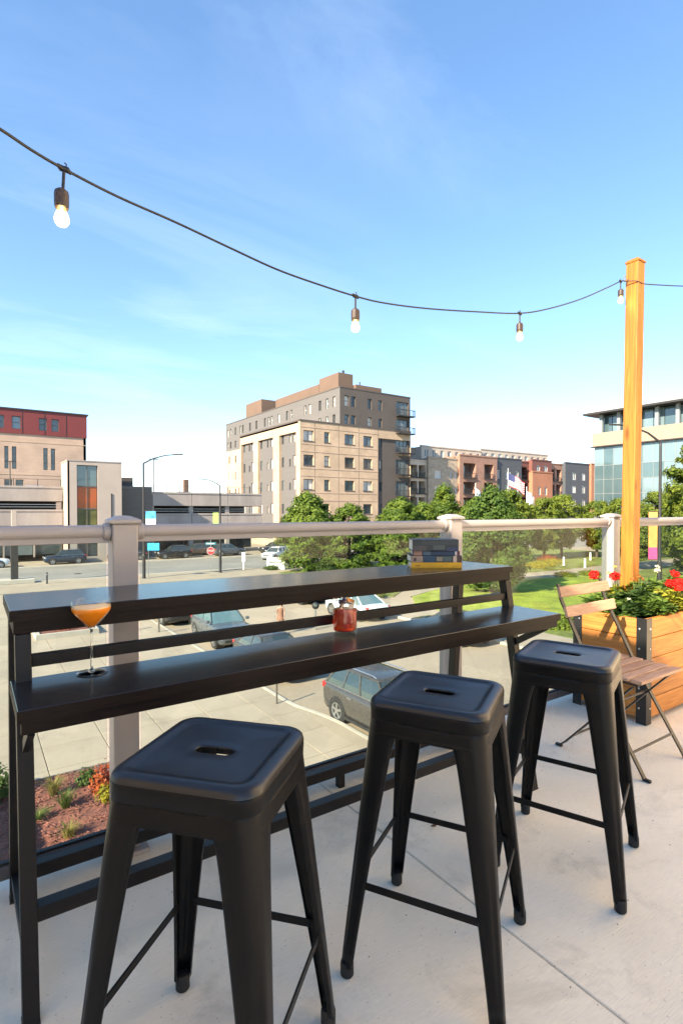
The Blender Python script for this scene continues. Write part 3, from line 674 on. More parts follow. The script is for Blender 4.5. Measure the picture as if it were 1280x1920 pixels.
mb = MB(); pts = [(.014 + .014 * math.cos(a), -.016 + .010 * math.sin(a), .098 + .004 * a) for a in [k * .4 for k in range(9)]]
for a, b in zip(pts[:-1], pts[1:]): mb.bar(a, b, .002, .011)
mb.build('peel', 'peel', tg)

# ---------------------------------------------------------------- books
mat('page_cream', (0.75, 0.70, 0.58), 0.85, var=0.08, vs=3, stretch=(1, 1, 300))
def book(z, th, w, d, col, col2, off, rot, lab, marks=()):
    nm = 'cover_' + str(len(M)); mat(nm, col, 0.5, var=0.12, vs=25); 
    t = thing('book', lab, 'book', (1.772 + off[0], 1.802 + off[1], z), -YAW + R(rot), 'stack of books on the bar table')
    c = .0025
    mb = MB(); mb.box(-w / 2, w / 2, 0, d, 0, c); mb.box(-w / 2, w / 2, 0, d, th - c, th); mb.box(-w / 2, w / 2, -.0015, c, c, th - c); mb.build('cover', nm, t, bevel=.0006, seg=1)
    MB().box(-w / 2 + .004, w / 2 - .004, c + .0003, d - .005, c + .0002, th - c - .0002).build('pages', 'page_cream', t)
    for (x0, x1, z0, z1, mc) in marks:
        k = 'mark_%d' % len(M); mat(k, mc, 0.5, var=0.15, vs=80)
        MB().box(x0 * w, x1 * w, -.0021, -.0016, z0 * th, z1 * th).build('spine_print', k, t)
    return t
z = 1.0141
book(z, .027, .232, .155, (0.75, 0.37, 0.008), None, (0, 0), 0, 'yellow paperback at the bottom of the book stack', [(-.42, -.33, .35, .6, (.45, .2, .02)), (.3, .4, .25, .4, (.6, .3, .01)), (-.15, -.05, .3, .42, (.7, .35, .01))]); z += .0272
book(z, .031, .236, .150, (0.015, 0.025, 0.035), None, (.003, .004), 1.5, 'thick patterned blue and tan book second from the bottom of the stack', [(-.5, -.27, .02, .97, (.33, .22, .15)), (-.25, -.02, .02, .97, (.01, .045, .085)), (0, .12, .15, .85, (.2, .17, .12)), (.13, .3, .1, .9, (.05, .08, .075)), (.33, .40, .0, .97, (.5, .36, .27)), (.41, .5, .02, .97, (.05, .02, .02)), (-.45, -.4, .2, .7, (.06, .03, .03))]); z += .0312
book(z, .022, .218, .148, (0.006, 0.022, 0.06), None, (.002, .006), -2, 'navy blue book third from the bottom of the stack', [(-.48, -.3, .05, .95, (.3, .15, .1)), (-.27, -.12, .1, .9, (.06, .10, .14)), (.40, .44, .1, .9, (.5, .45, .45)), (.44, .5, .0, .97, (.10, .02, .03))]); z += .0222
book(z, .053, .214, .142, (0.018, 0.022, 0.023), None, (-.004, .003), 1, 'thick grey book on top of the stack', [(-.49, -.2, .02, .45, (.06, .045, .045)), (-.05, .2, .12, .5, (.06, .075, .07)), (.25, .49, .0, .3, (.02, .03, .08)), (-.3, .49, .55, .95, (.030, .036, .037))])
# ---------------------------------------------------------------- street level
def sheet(name, poly, z, m, th=0.03, kind='structure'):
    o = MB().prism(poly, z - th, z).build(name, m); o['kind'] = kind; return o
gnd = struct('ground', MB().box(-900, 1500, -400, 1800, G - 0.5, G), 'drive_concrete')
sheet('street', [(-250, 55.6), (400, 55.6), (400, 70.3), (-250, 70.3)], G + .004, 'street_asphalt')
far = struct('far_pavement', MB().box(-250, 400, 70.3, 79, G - .02, G + .13), 'plaza_concrete')
near = struct('near_pavement', MB().box(-60, 26, 48.5, 55.6, G - .02, G + .12), 'plaza_concrete')
struct('kerb', MB().box(-250, 400, 70.12, 70.298, G - .02, G + .15), 'kerb_concrete', bevel=.03)
struct('kerb', MB().box(-60, 26, 55.605, 55.8, G - .02, G + .14), 'kerb_concrete', bevel=.03)
# scored plaza slabs below the terrace
pz_ = struct('plaza', MB().box(-14, 8.55, 2.4, 48.4, G - .02, G + .085), 'plaza_concrete')
US = [-3.0, -1.5, 0, 1.5, 3.0, 4.5, 6.0, 7.5, 8.54]; NS = [5.8 + 1.5 * k for k in range(19)]
for i in range(len(US) - 1):
    for j in range(len(NS) - 1):
        w, d = US[i + 1] - US[i] - .02, 1.48
        o = piece('paving_slab', 'plaza_concrete', pz_, ((US[i] + US[i + 1]) / 2, (NS[j] + NS[j + 1]) / 2, G + .1075), (w, d, .045), 0, .006, world=False)
kp = [(8.56, 48.4), (8.56, 15.9), (8.62, 15.2), (8.78, 14.6), (8.92, 14.0), (9.0, 13.2), (9.02, 11), (9.02, 3.0)]
poly = kp + [(x + .16, y) for x, y in kp[::-1]]
mb = MB()
for (a, b) in zip(kp[:-1], kp[1:]):
    mb.add([(a[0], a[1], G), (b[0], b[1], G), (b[0] + .16, b[1], G), (a[0] + .16, a[1], G), (a[0], a[1], G + .13), (b[0], b[1], G + .13), (b[0] + .14, b[1], G + .13), (a[0] + .14, a[1], G + .13)],
           [(0, 1, 2, 3), (7, 6, 5, 4), (0, 4, 5, 1), (1, 5, 6, 2), (2, 6, 7, 3), (3, 7, 4, 0)])
struct('kerb', mb, 'kerb_concrete')
sheet('plaza_apron', [(8.55, 3.0), (9.01, 3.0), (9.01, 13.2), (8.9, 14.0), (8.77, 14.6), (8.6, 15.2), (8.55, 15.8)], G + .12, 'plaza_concrete', .1)
dr = struct('drive', MB().box(8.74, 21.09, 5.0, 48.4, G - .02, G + .001), 'drive_concrete')
for i in range(3):
    for j in range(10): piece('drive_slab', 'drive_concrete', dr, (8.75 + 4.11 * (i + .5), 5.1 + 4.32 * (j + .5), G + .0), (4.09, 4.30, .012), 0, .004, world=False)
mat('iron', (0.06, 0.05, 0.045), .7, var=.3, vs=20)
for u_, n_, r_, lab_ in ((14.2, 18.5, .36, 'round iron manhole cover in the drive below the table'), (12.9, 33.5, .36, 'round iron manhole cover farther up the drive'), (9.0, 61.0, .4, 'round iron manhole cover in the street')):
    t_ = thing('manhole_cover', lab_, 'manhole cover', (u_, n_, G + .0065)); MB().lathe([(r_, 0), (r_, .006), (r_ - .04, .008), (.001, .008)], 24).build('rim', 'iron', t_)
    for k in range(-3, 4): MB().box(-r_ * .7, r_ * .7, k * .08 - .015, k * .08 + .015, .008, .014).build('tread', 'iron', t_)
struct('kerb', MB().box(21.1, 21.28, 3, 44, G, G + .13), 'kerb_concrete', bevel=.02)
struct('side_pavement', MB().box(21.282, 24.6, 3, 44, G, G + .115), 'plaza_concrete')
# greens
sheet('verge', [(24.6, 8), (31, 12), (30.6, 19.3), (28.0, 19.0), (24.7, 21)], G + .10, 'rough_grass', .1)
sheet('lawn', [(24.7, 21.2), (28.1, 19.2), (31, 19.4), (52, 25.6), (51.5, 29.5), (45.5, 31.0), (42.5, 32.3), (36, 33.5), (27, 30), (24.7, 27)], G + .11, 'lawn_grass', .1)
sheet('park_path', [(42.5, 32.4), (45.6, 31.1), (51.6, 29.6), (75, 31.5), (75, 34), (61, 34.8), (52, 34.6), (44, 35.5), (36, 35.6), (30, 33.5), (27, 30.2), (36, 33.6)], G + .075, 'plaza_concrete', .1)
sheet('park_meadow', [(26, 31), (30, 34), (36, 36), (44, 36), (52, 35), (61, 35.2), (82, 34.6), (82, 62), (50, 54), (26, 50)], G + .06, 'rough_grass', .1)
sheet('park_meadow', [(31.2, 12), (84, 12), (84, 31.6), (52, 29), (52.2, 25.4), (31.2, 19.2)], G + .055, 'rough_grass', .1)
# mulch bed under the terrace
mat('bed_edge', (0.2, 0.18, 0.16), 0.8, var=0.2)
def mulch_bed(name, x0, x1, y0, y1, z, seed, nchip):
    rs = random.Random(seed); nx, ny = max(6, int((x1 - x0) / .25)), max(6, int((y1 - y0) / .25)); vs = []; fs = []
    for i in range(nx + 1):
        for j in range(ny + 1): vs.append((x0 + (x1 - x0) * i / nx, y0 + (y1 - y0) * j / ny, z + rs.uniform(0, .05)))
    for i in range(nx):
        for j in range(ny): a = i * (ny + 1) + j; fs.append((a, a + ny + 1, a + ny + 2, a + 1))
    o = struct(name, MB().add(vs, fs), 'mulch')
    mb = MB()
    for k in range(nchip):
        x, y = rs.uniform(x0, x1), rs.uniform(y0, y1); l = rs.uniform(.015, .05); a = rs.uniform(0, 6.28); p = Vector((x, y, z + .05 + rs.uniform(-.01, .02)))
        d = Vector((math.cos(a), math.sin(a), rs.uniform(-.3, .3))) * l
        mb.bar(p - d, p + d, rs.uniform(.01, .022), .010)
    c = mb.build('wood_chips', 'mulch_chip', o); c['kind'] = 'stuff'
    return o
mulch_bed('mulch_bed', -6, 4.3, 5.8, 14.3, G + .14, 5, 11000)
struct('bed_edging', MB().box(-6, 4.3, 14.3, 14.34, G, G + .20), 'bed_edge')
struct('bed_edging', MB().box(4.3, 4.34, 5.8, 14.34, G, G + .20), 'bed_edge')
mulch_bed('mulch_bed', 2.75, 5.2, 30.2, 32.4, G + .30, 6, 400)
mb = MB(); mb.box(2.55, 5.4, 30.0, 30.2, G, G + .40); mb.box(2.55, 2.75, 30.2, 32.4, G, G + .40); mb.box(5.2, 5.4, 30.2, 32.4, G, G + .40); mb.box(2.55, 5.4, 32.4, 32.6, G, G + .40)
struct('planter_wall', mb, 'kerb_concrete')

# ---------------------------------------------------------------- building materials
brickmat('tan_masonry', (0.51, 0.375, 0.255), (0.46, 0.335, 0.225), (0.42, 0.31, 0.22), 1, .85, .8, .4, .13)
brickmat('tan_stone', (0.50, 0.36, 0.265), (0.46, 0.33, 0.245), (0.42, 0.31, 0.23), 1, .85, 1.2, .5, .12)
mat('grey_siding', (0.13, 0.122, 0.115), 0.7, var=0.07, vs=0.5, world=True, stretch=(.3, .3, 6))
mat('brown_siding', (0.092, 0.076, 0.066), 0.75, var=0.08, vs=0.5, world=True)
mat('brown_penthouse', (0.15, 0.098, 0.068), 0.8, var=0.08, vs=0.4, world=True)
mat('red_panel', (0.17, 0.03, 0.028), 0.55, var=0.07, vs=0.5, world=True)
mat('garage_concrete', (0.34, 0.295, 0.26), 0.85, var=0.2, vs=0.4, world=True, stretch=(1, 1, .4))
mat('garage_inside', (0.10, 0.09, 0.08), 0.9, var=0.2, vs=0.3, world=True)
mat('tower_concrete', (0.40, 0.335, 0.28), 0.8, var=0.06, vs=0.5, world=True)
mat('louver', (0.17, 0.15, 0.13), 0.7, var=0.2, vs=2, world=True, stretch=(.2, .2, 12))
mat('dark_metal', (0.03, 0.028, 0.027), 0.5, var=0.1)
mat('pole_metal', (0.028, 0.026, 0.026), 0.45, var=0.15)
mat('window_frame', (0.10, 0.09, 0.085), 0.5, var=0.1)
mat('white_frame', (0.65, 0.63, 0.6), 0.5, var=0.05)
mat('pane_dark', (0.035, 0.05, 0.055), 0.06, var=0.4, vs=0.4, world=True, spec=0.8)
mat('pane_mid', (0.10, 0.13, 0.135), 0.08, var=0.4, vs=0.5, world=True, spec=0.8)
mat('pane_blind', (0.55, 0.53, 0.48), 0.35, var=0.12, vs=1.5, world=True)
mat('curtain_glass', (0.07, 0.115, 0.125), 0.05, var=0.25, vs=0.15, world=True, spec=1.0)
mat('curtain_glass_pale', (0.15, 0.215, 0.235), 0.06, var=0.15, vs=0.15, world=True, spec=1.0)
mat('mullion', (0.25, 0.27, 0.27), 0.4, var=0.1)
brickmat('red_brick', (0.35, 0.20, 0.145), (0.29, 0.16, 0.115), (0.25, 0.15, 0.11), 1, .85, .5, .25, .1)
brickmat('orange_brick', (0.42, 0.175, 0.095), (0.36, 0.145, 0.08), (0.35, 0.2, 0.13), 1, .85, .5, .25, .1)
brickmat('grey_stone', (0.46, 0.37, 0.27), (0.36, 0.29, 0.21), (0.3, 0.25, 0.2), 1, .9, .9, .45, .1)
mat('blue_siding', (0.075, 0.08, 0.09), 0.7, var=0.08, vs=0.5, world=True, stretch=(.3, .3, 6))
mat('maroon_siding', (0.17, 0.065, 0.05), 0.7, var=0.08, vs=0.5, world=True)
mat('cream_panel', (0.55, 0.46, 0.36), 0.75, var=0.08, vs=0.5, world=True)
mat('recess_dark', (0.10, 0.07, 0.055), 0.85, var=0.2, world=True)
mat('roof_metal', (0.35, 0.36, 0.36), 0.5, var=0.1)
UV, NV = Vector((1, 0, 0)), Vector((0, 1, 0))
def FF(u, n, z): return frame((u, n, z), (1, 0, 0), (0, -1, 0))           # front face, looking at us
def FL(u, n, z): return frame((u, n, z), (0, -1, 0), (-1, 0, 0))          # face turned to -u; s runs from far to near
rb = random.Random(21)
def panes(): return rb.choices(('pane_dark', 'pane_mid', 'pane_blind'), (5, 3, 2.2))[0]

# ---- red-topped tan building behind the garage
B = thing('tan_building', 'tan stone building with dark red top storey behind the parking garage', 'building', (-14, 92, G))
u0 = -14.0; F = FF(u0, 92, G); Z = lambda z: z - G
hl = []; hr = []
for (a, b) in ((-9.3, -8.2), (-7.6, -6.5), (-4.2, -3.1), (-1.0, .1), (1.0, 2.1), (4.0 - 1.0, 4.05), (5.0, 6.1), (8.45, 9.5), (10.1, 11.1)): hr.append((a - u0, b - u0, Z(13.3), Z(15.15)))
for (a, b) in ((-5.4, -4.9), (-4.5, -3.95), (-.5, 0.0), (.5, 1.05), (4.04, 4.55), (4.97, 5.55), (9.0, 9.6), (10.0, 10.6)): hl.append((a - u0, b - u0, Z(7.45), Z(10.72)))
for (a, b) in ((4.0, 5.0), (5.4, 6.4), (-3, -2), (-1.5, -.5)): hl.append((a - u0, b - u0, Z(4.3), Z(5.9)))
mb = MB().facade(F, 28.87, Z(12.7), hl, .3); mb.box(u0, 14.86, 92.6, 110, G, 12.69); mb.box(14.5, 14.87, 92.0, 92.6, G, 12.69); mb.build('wall', 'tan_stone', B, wc=True)
F2 = FF(u0, 91.85, G)
mb = MB().facade(F2, 28.97, Z(16.1), hr, .3, 0, Z(12.7)); mb.box(u0, 14.9, 92.5, 110, 12.7, 16.05); mb.fbox(F2, 0, 28.97, Z(12.62), Z(12.7), -.6, 0); mb.box(14.6, 14.97, 91.86, 92.5, 12.7, 16.1); mb.build('upper_storey', 'red_panel', B, wc=True)
mb = MB(); mb.fbox(F2, -.1, 29.2, Z(16.11), Z(16.3), -18, .15); mb.build('roof_edge', 'dark_metal', B, wc=True)
for k in range(1, 10):
    mb = MB(); mb.fbox(F2, k * 2.9 - .03, k * 2.9 + .03, Z(12.72), Z(16.1), .0005, .03); mb.build('panel_joint', 'dark_metal', B, wc=True)
for z_ in (3.6, 6.6, 11.4):
    mb = MB(); mb.fbox(F, 0, 28.8, Z(z_), Z(z_) + .12, .0005, .04); mb.build('string_course', 'tan_masonry', B, wc=True)
for h in hl: window(B, F, h, 'window_frame', 'pane_mid', .3, .06, 0, 2)
for h in hr: window(B, F2, h, 'window_frame', rb.choice(('pane_mid', 'curtain_glass_pale')), .3, .07, 0, 1)

# ---- parking garage with stair tower
B = thing('parking_garage', 'pale concrete multi-storey parking garage with glazed stair tower across the street', 'garage', (-14, 77, G))
def garage_side(ua, ub, levels, step):
    mb = MB(); 
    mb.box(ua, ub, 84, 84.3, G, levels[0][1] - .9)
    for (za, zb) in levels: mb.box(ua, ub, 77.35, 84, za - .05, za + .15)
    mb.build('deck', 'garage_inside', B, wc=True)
    u = ua; k = 0
    while u < ub - .5:
        e = min(u + step, ub)
        for (za, zb) in levels:
            mb = MB(); mb.box(u + .03, e - .03, 77.0, 77.25, za, zb - .26); mb.box(u + .03, e - .03, 76.93, 77.28, zb - .255, zb); mb.build('parapet_panel', 'garage_concrete', B, wc=True, bevel=.02)
        for dz in (.3, .62):
            z_ = levels[1][1] + dz; MB().box(u + .32, e - .32, 77.1, 77.15, z_, z_ + .05).build('guard_rail', 'steel', B, wc=True)
        mb = MB(); mb.box(u - .3, u + .3, 77.3, 77.9, G, levels[0][1] - .4); mb.build('column', 'garage_concrete', B, wc=True)
        u += step
    for u in [ua + .2 + k * (ub - ua - .4) / 9 for k in range(10)]:
        MB().box(u - .04, u + .04, 77.1, 77.18, levels[0][1] + .002, levels[0][1] + .9).build('fence_post', 'dark_metal', B, wc=True)
    MB().box(ua, ub, 77.12, 77.16, levels[0][1] + .86, levels[0][1] + .9).build('fence_rail', 'dark_metal', B, wc=True)
garage_side(-14, 9.7, [(2.5, 4.38), (-.55, 1.46)], 7.9)
garage_side(20.9, 37.8, [(2.02, 3.98), (-1.15, .93)], 5.6)
F = FF(9.76, 73.5, G)
# stair tower: solid walls, glazed bay on its front
mb = MB().facade(F, 6.3, Z(7.45), [(1.05, 3.45, Z(-4.45), Z(7.0))], .35)
mb.box(9.76, 9.98, 73.5, 79, G, 7.44); mb.box(10, 16.06, 78.8, 79, G, 7.4); mb.box(15.86, 16.06, 73.52, 79, G, 7.44); mb.box(9.9, 16, 73.9, 79, 7.2, 7.43); mb.build('stair_tower', 'tower_concrete', B, wc=True)
leafmat('pane_red', (0.09, 0.085, 0.03), (0.50, 0.085, 0.025), 0.5, 0.0, 0.12)  # coloured stair glazing panes, red and olive mixed by noise
mat('pane_olive', (0.10, 0.10, 0.025), 0.5, var=0.6, vs=0.6, world=True)
mb = MB()
zz = [-4.45, -1.6, 1.55, 4.35, 7.0]
for z in zz[1:-1]: mb.fbox(F, 1.05, 3.45, Z(z) - .07, Z(z) + .07, -.35, -.2)
for x in (1.05, 2.2, 3.38): mb.fbox(F, x, x + .07, Z(-4.45), Z(7.0), -.36, -.19)
w = mb.build('stair_glazing', 'window_frame', B, wc=True); w['_base'] = B['_base']
for j, (za, zb) in enumerate(zip(zz[:-1], zz[1:])):
    for x in (1.12, 2.27):
        mb = MB(); mb.fbox(F, x, x + 1.08, Z(za) + .07, Z(zb) - .07, -.32, -.28); mb.build('pane', ('pane_dark', 'pane_olive', 'pane_red' , 'curtain_glass')[j] if not (j == 2 and x > 2) else 'pane_red', w, wc=True)
mb = MB(); mb.box(9.7, 16.12, 73.44, 79.05, 7.46, 7.6); mb.build('tower_coping', 'garage_concrete', B, wc=True)
mb = MB(); mb.fbox(F, 5.0, 5.14, Z(-4.6), Z(3.5), .0, .08); mb.build('downpipe', 'dark_metal', B, wc=True)
mb = MB(); mb.box(16.1, 20.86, 77.02, 84, G, 4.65); mb.build('louvre_block', 'louver', B, wc=True)
F = FF(16.1, 77, G)
for k in range(13): piece('louvre', 'louver', B, (18.45, 76.96, .2 + .34 * k), (4.6, .12, .1))
mb = MB(); mb.box(16.9, 19.0, 80, 84, 4.66, 6.0); mb.build('machine_room', 'brown_siding', B, wc=True)
mb = MB(); mb.box(27.4, 28.1, 83, 83.7, 2, 6.2); mb.build('chimney', 'brown_penthouse', B, wc=True)
# shopfront strip at the foot of the left garage
for k in range(7): 
    u = -13 + k * 3.25
    piece('shop_window', ('pane_dark', 'pane_mid')[k % 2], B, (u + 1.55, 77.5, -2.7), (3.0, .1, 3.0)); piece('mullion', 'garage_concrete', B, (u - .02, 77.42, -2.7), (.18, .3, 3.6))
for k in range(6): piece('shop_window', 'pane_dark', B, (22.4 + 2.8 * k, 81, -3.0), (2.6, .1, 3.2))

# ---- apartment block
B = thing('apartment_block', 'eight-storey tan and grey apartment block with brown rooftop rooms and corner balconies', 'building', (46.37, 80, G))
u0 = 46.37; F = FF(u0, 80, G); P0 = 16.7
rows = [(13.4, 15.2), (9.2, 11.0), (5.0, 6.8), (.75, 2.55), (-3.4, -1.4)]
cols = [(47.1, 49.1, 1), (51.3, 52.4, 0), (55.7, 57.8, 1), (59.9, 61.9, 1)]
holes = [(a - u0, b - u0, Z(za), Z(zb)) for a, b, _ in cols for za, zb in rows]
bay = (63.4 - u0, 71.5 - u0, 0.0, Z(15.05))
mb = MB().facade(F, 71.5 - u0, Z(P0), holes + [bay], .35)
FLp = FL(u0, 104.8, G)                     # podium side: s = 104.8 - n
bays = [(104.8 - b, 104.8 - a) for a, b in ((81.3, 87.6), (89.9, 96.4), (98.4, 104.3))]
mb.facade(FLp, 24.8, Z(P0), [(a, b, Z(-4), Z(15.0)) for a, b in bays], .45)
mb.box(u0, 71.4, 80.6, 104.8, P0 - .3, P0 - .01); mb.box(u0 + .02, 54.7, 104.5, 104.79, G, P0 - .02)
mb.build('wall', 'tan_masonry', B, wc=True)
for h in holes: window(B, F, h, 'window_frame', panes(), .35, .09, 1 if h[1] - h[0] > 1.5 else 0, 1 if h[1] - h[0] < 1.5 else 0, sill=True)
mb = MB(); mb.fbox(F, -.08, 71.6 - u0, Z(P0) + .01, Z(P0) + .28, -.4, .1); mb.fbox(FLp, 0, 24.75, Z(P0) + .01, Z(P0) + .28, -.4, .1); mb.build('coping', 'brown_siding', B, wc=True)
for za, _z in rows[:4]:
    mb = MB(); mb.fbox(F, .02, 63.4 - u0 - .02, Z(za) - .62, Z(za) - .48, .0005, .05); mb.build('string_course', 'tan_stone', B, wc=True)
    mb = MB(); mb.fbox(F, .02, 63.4 - u0 - .02, Z(_z) + .5, Z(_z) + .62, .0005, .05); mb.build('string_course', 'tan_stone', B, wc=True)
for x in (3.0, 8.0, 12.5, 17.0):
    mb = MB(); mb.fbox(F, x - .03, x + .03, 0, Z(P0), -.001, .012); mb.build('control_joint', 'brown_siding', B, wc=True)
# grey bays on the side
for a, b in bays:
    Fb = frame(FLp[0] + Vector((.45, 0, 0)), (0, -1, 0), (-1, 0, 0)); hs_ = []
    for za, zb in rows:
        w = b - a
        hs_ += [(a + .25, a + 1.05, Z(za), Z(zb)), (a + w * .48, a + w * .48 + .6, Z(za), Z(zb) - .5), (b - 1.9, b - .4, Z(za), Z(zb) + .1)]
    mb = MB().facade(Fb, b - .001, Z(15.0), hs_, .2, a + .001, Z(-4)); mb.build('bay', 'grey_siding', B, wc=True)
    for i, h in enumerate(hs_): window(B, Fb, h, 'window_frame', 'pane_blind' if i % 3 == 2 else panes(), .2, .08, 1 if i % 3 == 2 else 0)
# corner bay with balconies (front, far right)
Fc = frame((63.4, 80.3, G), (1, 0, 0), (0, -1, 0)); hc = []
for za, zb in rows[:4]: hc += [(.5, 1.1, Z(za), Z(zb)), (4.6, 7.6, Z(za) - .9, Z(zb) + .3)]
mb = MB().facade(Fc, 8.1, Z(15.04), hc, .25); mb.build('corner_bay', 'brown_siding', B, wc=True)
for i, h in enumerate(hc): window(B, Fc, h, 'window_frame', 'pane_mid' if i % 2 else panes(), .25, .1, 2 if i % 2 else 0)
# upper storeys set back from the podium
uu = 54.72; Fu = frame((uu, 80.12, G), (1, 0, 0), (0, -1, 0)); hu = []
for za, zb in ((20.3, 22.2), (16.95 + .15, 18.75)):
    hu += [(a - uu, b - uu, Z(za), Z(zb)) for a, b in ((55.7, 56.7), (57.2, 58.2), (61.0, 61.9), (63.5, 64.4))]; hu.append((67.9 - uu, 71.0 - uu, Z(za) - .5, Z(zb) + .3))
mb = MB().facade(Fu, 16.78, Z(23.5), hu, .3, 0, Z(P0) + .02); mb.build('upper_front', 'brown_siding', B, wc=True)  # grey storeys; this front's shade is put into the darker brown colour
for h in hu: window(B, Fu, h, 'window_frame', panes(), .3, .09, 2 if h[1] - h[0] > 2 else 0, 1)
Ful = frame((uu, 132.5, G), (0, -1, 0), (-1, 0, 0)); hg = []; ht = []
for za, zb in ((20.3, 22.2), (17.2, 18.9)):
    for n in (81.6, 83.9, 86.4, 90.2, 91.8, 97.5, 99.3, 103, 106.2, 107.7, 109.6, 114, 117.5, 121.5, 123, 126, 129, 130.8):
        hg.append((132.5 - n - .9, 132.5 - n, Z(za), Z(zb)))
for za, zb in rows[:4]:
    for n in (107.5, 111, 115, 118.5, 122, 126, 130): ht.append((132.5 - n - .9, 132.5 - n, Z(za), Z(zb)))
mb = MB().facade(Ful, 52.36, Z(23.5), hg, .3, 0, Z(16.6)); mb.build('upper_side', 'grey_siding', B, wc=True)
mb = MB().facade(Ful, 27.7, Z(16.58), ht, .3); mb.build('side_wall', 'tan_masonry', B, wc=True)
for h in hg + ht: window(B, Ful, h, 'white_frame' if rb.random() < .4 else 'window_frame', panes(), .3, .09, 0, 1)
mb = MB(); mb.box(uu + .35, 71.45, 80.5, 132.4, 23.2, 23.49); mb.box(71.2, 71.48, 80.5, 132.4, G, 23.2); mb.box(uu + .4, 71.2, 132.1, 132.4, G, 23.2); mb.box(uu - .06, 71.55, 80.06, 80.45, 23.51, 23.72); mb.box(uu - .06, uu + .35, 80.46, 132.5, 23.51, 23.72); mb.build('roof', 'brown_siding', B, wc=True)
for nm, a in (('rooftop_room', (55.3, 58.6, 81.5, 88, 23.5, 26.6)), ('rooftop_room', (55.3, 61, 88.1, 106, 23.5, 25.7)), ('rooftop_room', (55.3, 63, 113, 121.5, 23.5, 27.1)), ('rooftop_room', (58.7, 64.8, 80.75, 87, 23.5, 24.7))):
    MB().box(*a).build(nm, 'brown_penthouse', B, wc=True, bevel=.05)
mb = MB(); mb.tube([(62, 84, 24.7), (62, 84, 26.2)], .12); mb.tube([(57, 82.4, 26.6), (57, 82.4, 27.3)], .25); mb.build('vent_pipe', 'dark_metal', B, wc=True)
for za in (19.6, 16.2, 12.4, 8.2, 4.0, -.2):
    mb = MB(); mb.box(67.7, 71.9, 79.0, 80.05, za, za + .2)
    for k in range(15): x = 67.75 + k * .295; mb.box(x - .02, x + .02, 79.02, 79.06, za + .2, za + 1.25)
    for k in range(3): y = 79.1 + k * .32; mb.box(71.82, 71.87, y - .02, y + .02, za + .2, za + 1.25); mb.box(67.72, 67.76, y - .02, y + .02, za + .2, za + 1.25)
    mb.box(67.7, 71.9, 79.0, 79.08, za + 1.25, za + 1.33); mb.box(71.8, 71.88, 79.1, 80, za + 1.25, za + 1.33); mb.box(67.7, 67.78, 79.1, 80, za + 1.25, za + 1.33); mb.build('balcony', 'dark_metal', B, wc=True)

# ---- brick apartment rows farther off
def wing(B, ua, ub, n, ztop, m, wcols, rows, frame_m='white_frame', balc=None, nv=1, zbot=None, depth=.3):
    F = frame((ua, n, G), (1, 0, 0), (0, -1, 0)); h = []; zb0 = 0 if zbot is None else Z(zbot)
    for (a, b) in wcols: h += [(a - ua, b - ua, Z(r0), Z(r1)) for r0, r1 in rows]
    bh = []
    if balc:
        for (a, b) in balc[0]: bh += [(a - ua, b - ua, Z(r0), Z(r1)) for r0, r1 in balc[1]]
    mb = MB().facade(F, ub - ua, Z(ztop), h, depth, 0, zb0) if not bh else MB().facade(F, ub - ua, Z(ztop), h + bh, 1.6, 0, zb0)
    mb.box(ua + .01, ub - .01, n + .02 + (1.8 if bh else .5), n + 12, G, ztop - .05)
    mb.box(ua, ua + .15, n + .01, n + 2, G, ztop - .02); mb.box(ub - .15, ub, n + .01, n + 2, G, ztop - .02)
    mb.box(ua - .1, ub + .1, n - .12, n + .5, ztop + .01, ztop + .3); mb.build('wall', m, B, wc=True)
    for x in h: window(B, F, x, frame_m, panes(), .25, .16, nv, 0)
    for x in bh:
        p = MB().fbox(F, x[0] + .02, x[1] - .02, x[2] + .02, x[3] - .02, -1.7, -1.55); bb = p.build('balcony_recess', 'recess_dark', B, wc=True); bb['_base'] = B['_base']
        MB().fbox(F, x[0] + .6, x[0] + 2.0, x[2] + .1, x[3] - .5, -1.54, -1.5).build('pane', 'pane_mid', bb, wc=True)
        mb = MB(); mb.fbox(F, x[0] - .1, x[1] + .1, x[2] - .02, x[2] + .2, -.2, .35); mb.fbox(F, x[0] + .02, x[1] - .02, x[2] + 1.15, x[2] + 1.25, .1, .2)
        k = x[0] + .1
        while k < x[1]: mb.fbox(F, k, k + .06, x[2] + .2, x[2] + 1.15, .12, .18); k += .38
        mb.build('balcony', 'dark_metal', bb, wc=True)
fr = [(8.3, 10.0), (4.9, 6.6), (1.5, 3.2), (-1.9, -.2)]
B = thing('brick_apartments', 'tan stone and red brick apartment building with recessed balconies beyond the trees', 'building', (75, 84, G))
wing(B, 75.0, 80.1, 84.6, 11.8, 'cream_panel', [], [], balc=([(75.4, 77.5), (77.9, 79.8)], [(8.2, 11.0), (4.8, 7.6), (1.4, 4.2), (-2, .8)]))
wing(B, 80.1, 89.0, 84, 12.6, 'grey_stone', [(82.0, 84.0), (86.5, 87.3), (88.0, 88.7)], fr)
wing(B, 89.0, 101.5, 83.4, 13.6, 'red_brick', [], [], balc=([(90.2, 94.2), (97.0, 100.2)], [(8.6, 12.0), (5.0, 7.8), (1.5, 4.3), (-2, .8)]))
wing(B, 82.0, 101.5, 88.2, 15.6, 'cream_panel', [(83 + 2.4 * k, 84.1 + 2.4 * k) for k in range(8)], [(13.3, 15.0)], zbot=11)
B = thing('grey_brick_apartments', 'slate grey and orange brick apartment building beyond the flagpoles', 'building', (101.6, 84, G))
wing(B, 101.6, 111.3, 84, 13.7, 'blue_siding', [(102.1, 103.3), (105.2, 107.2), (109.0, 110.2)], [(8.9, 11.0), (5.4, 7.5), (1.9, 4.0), (-1.6, .5)])
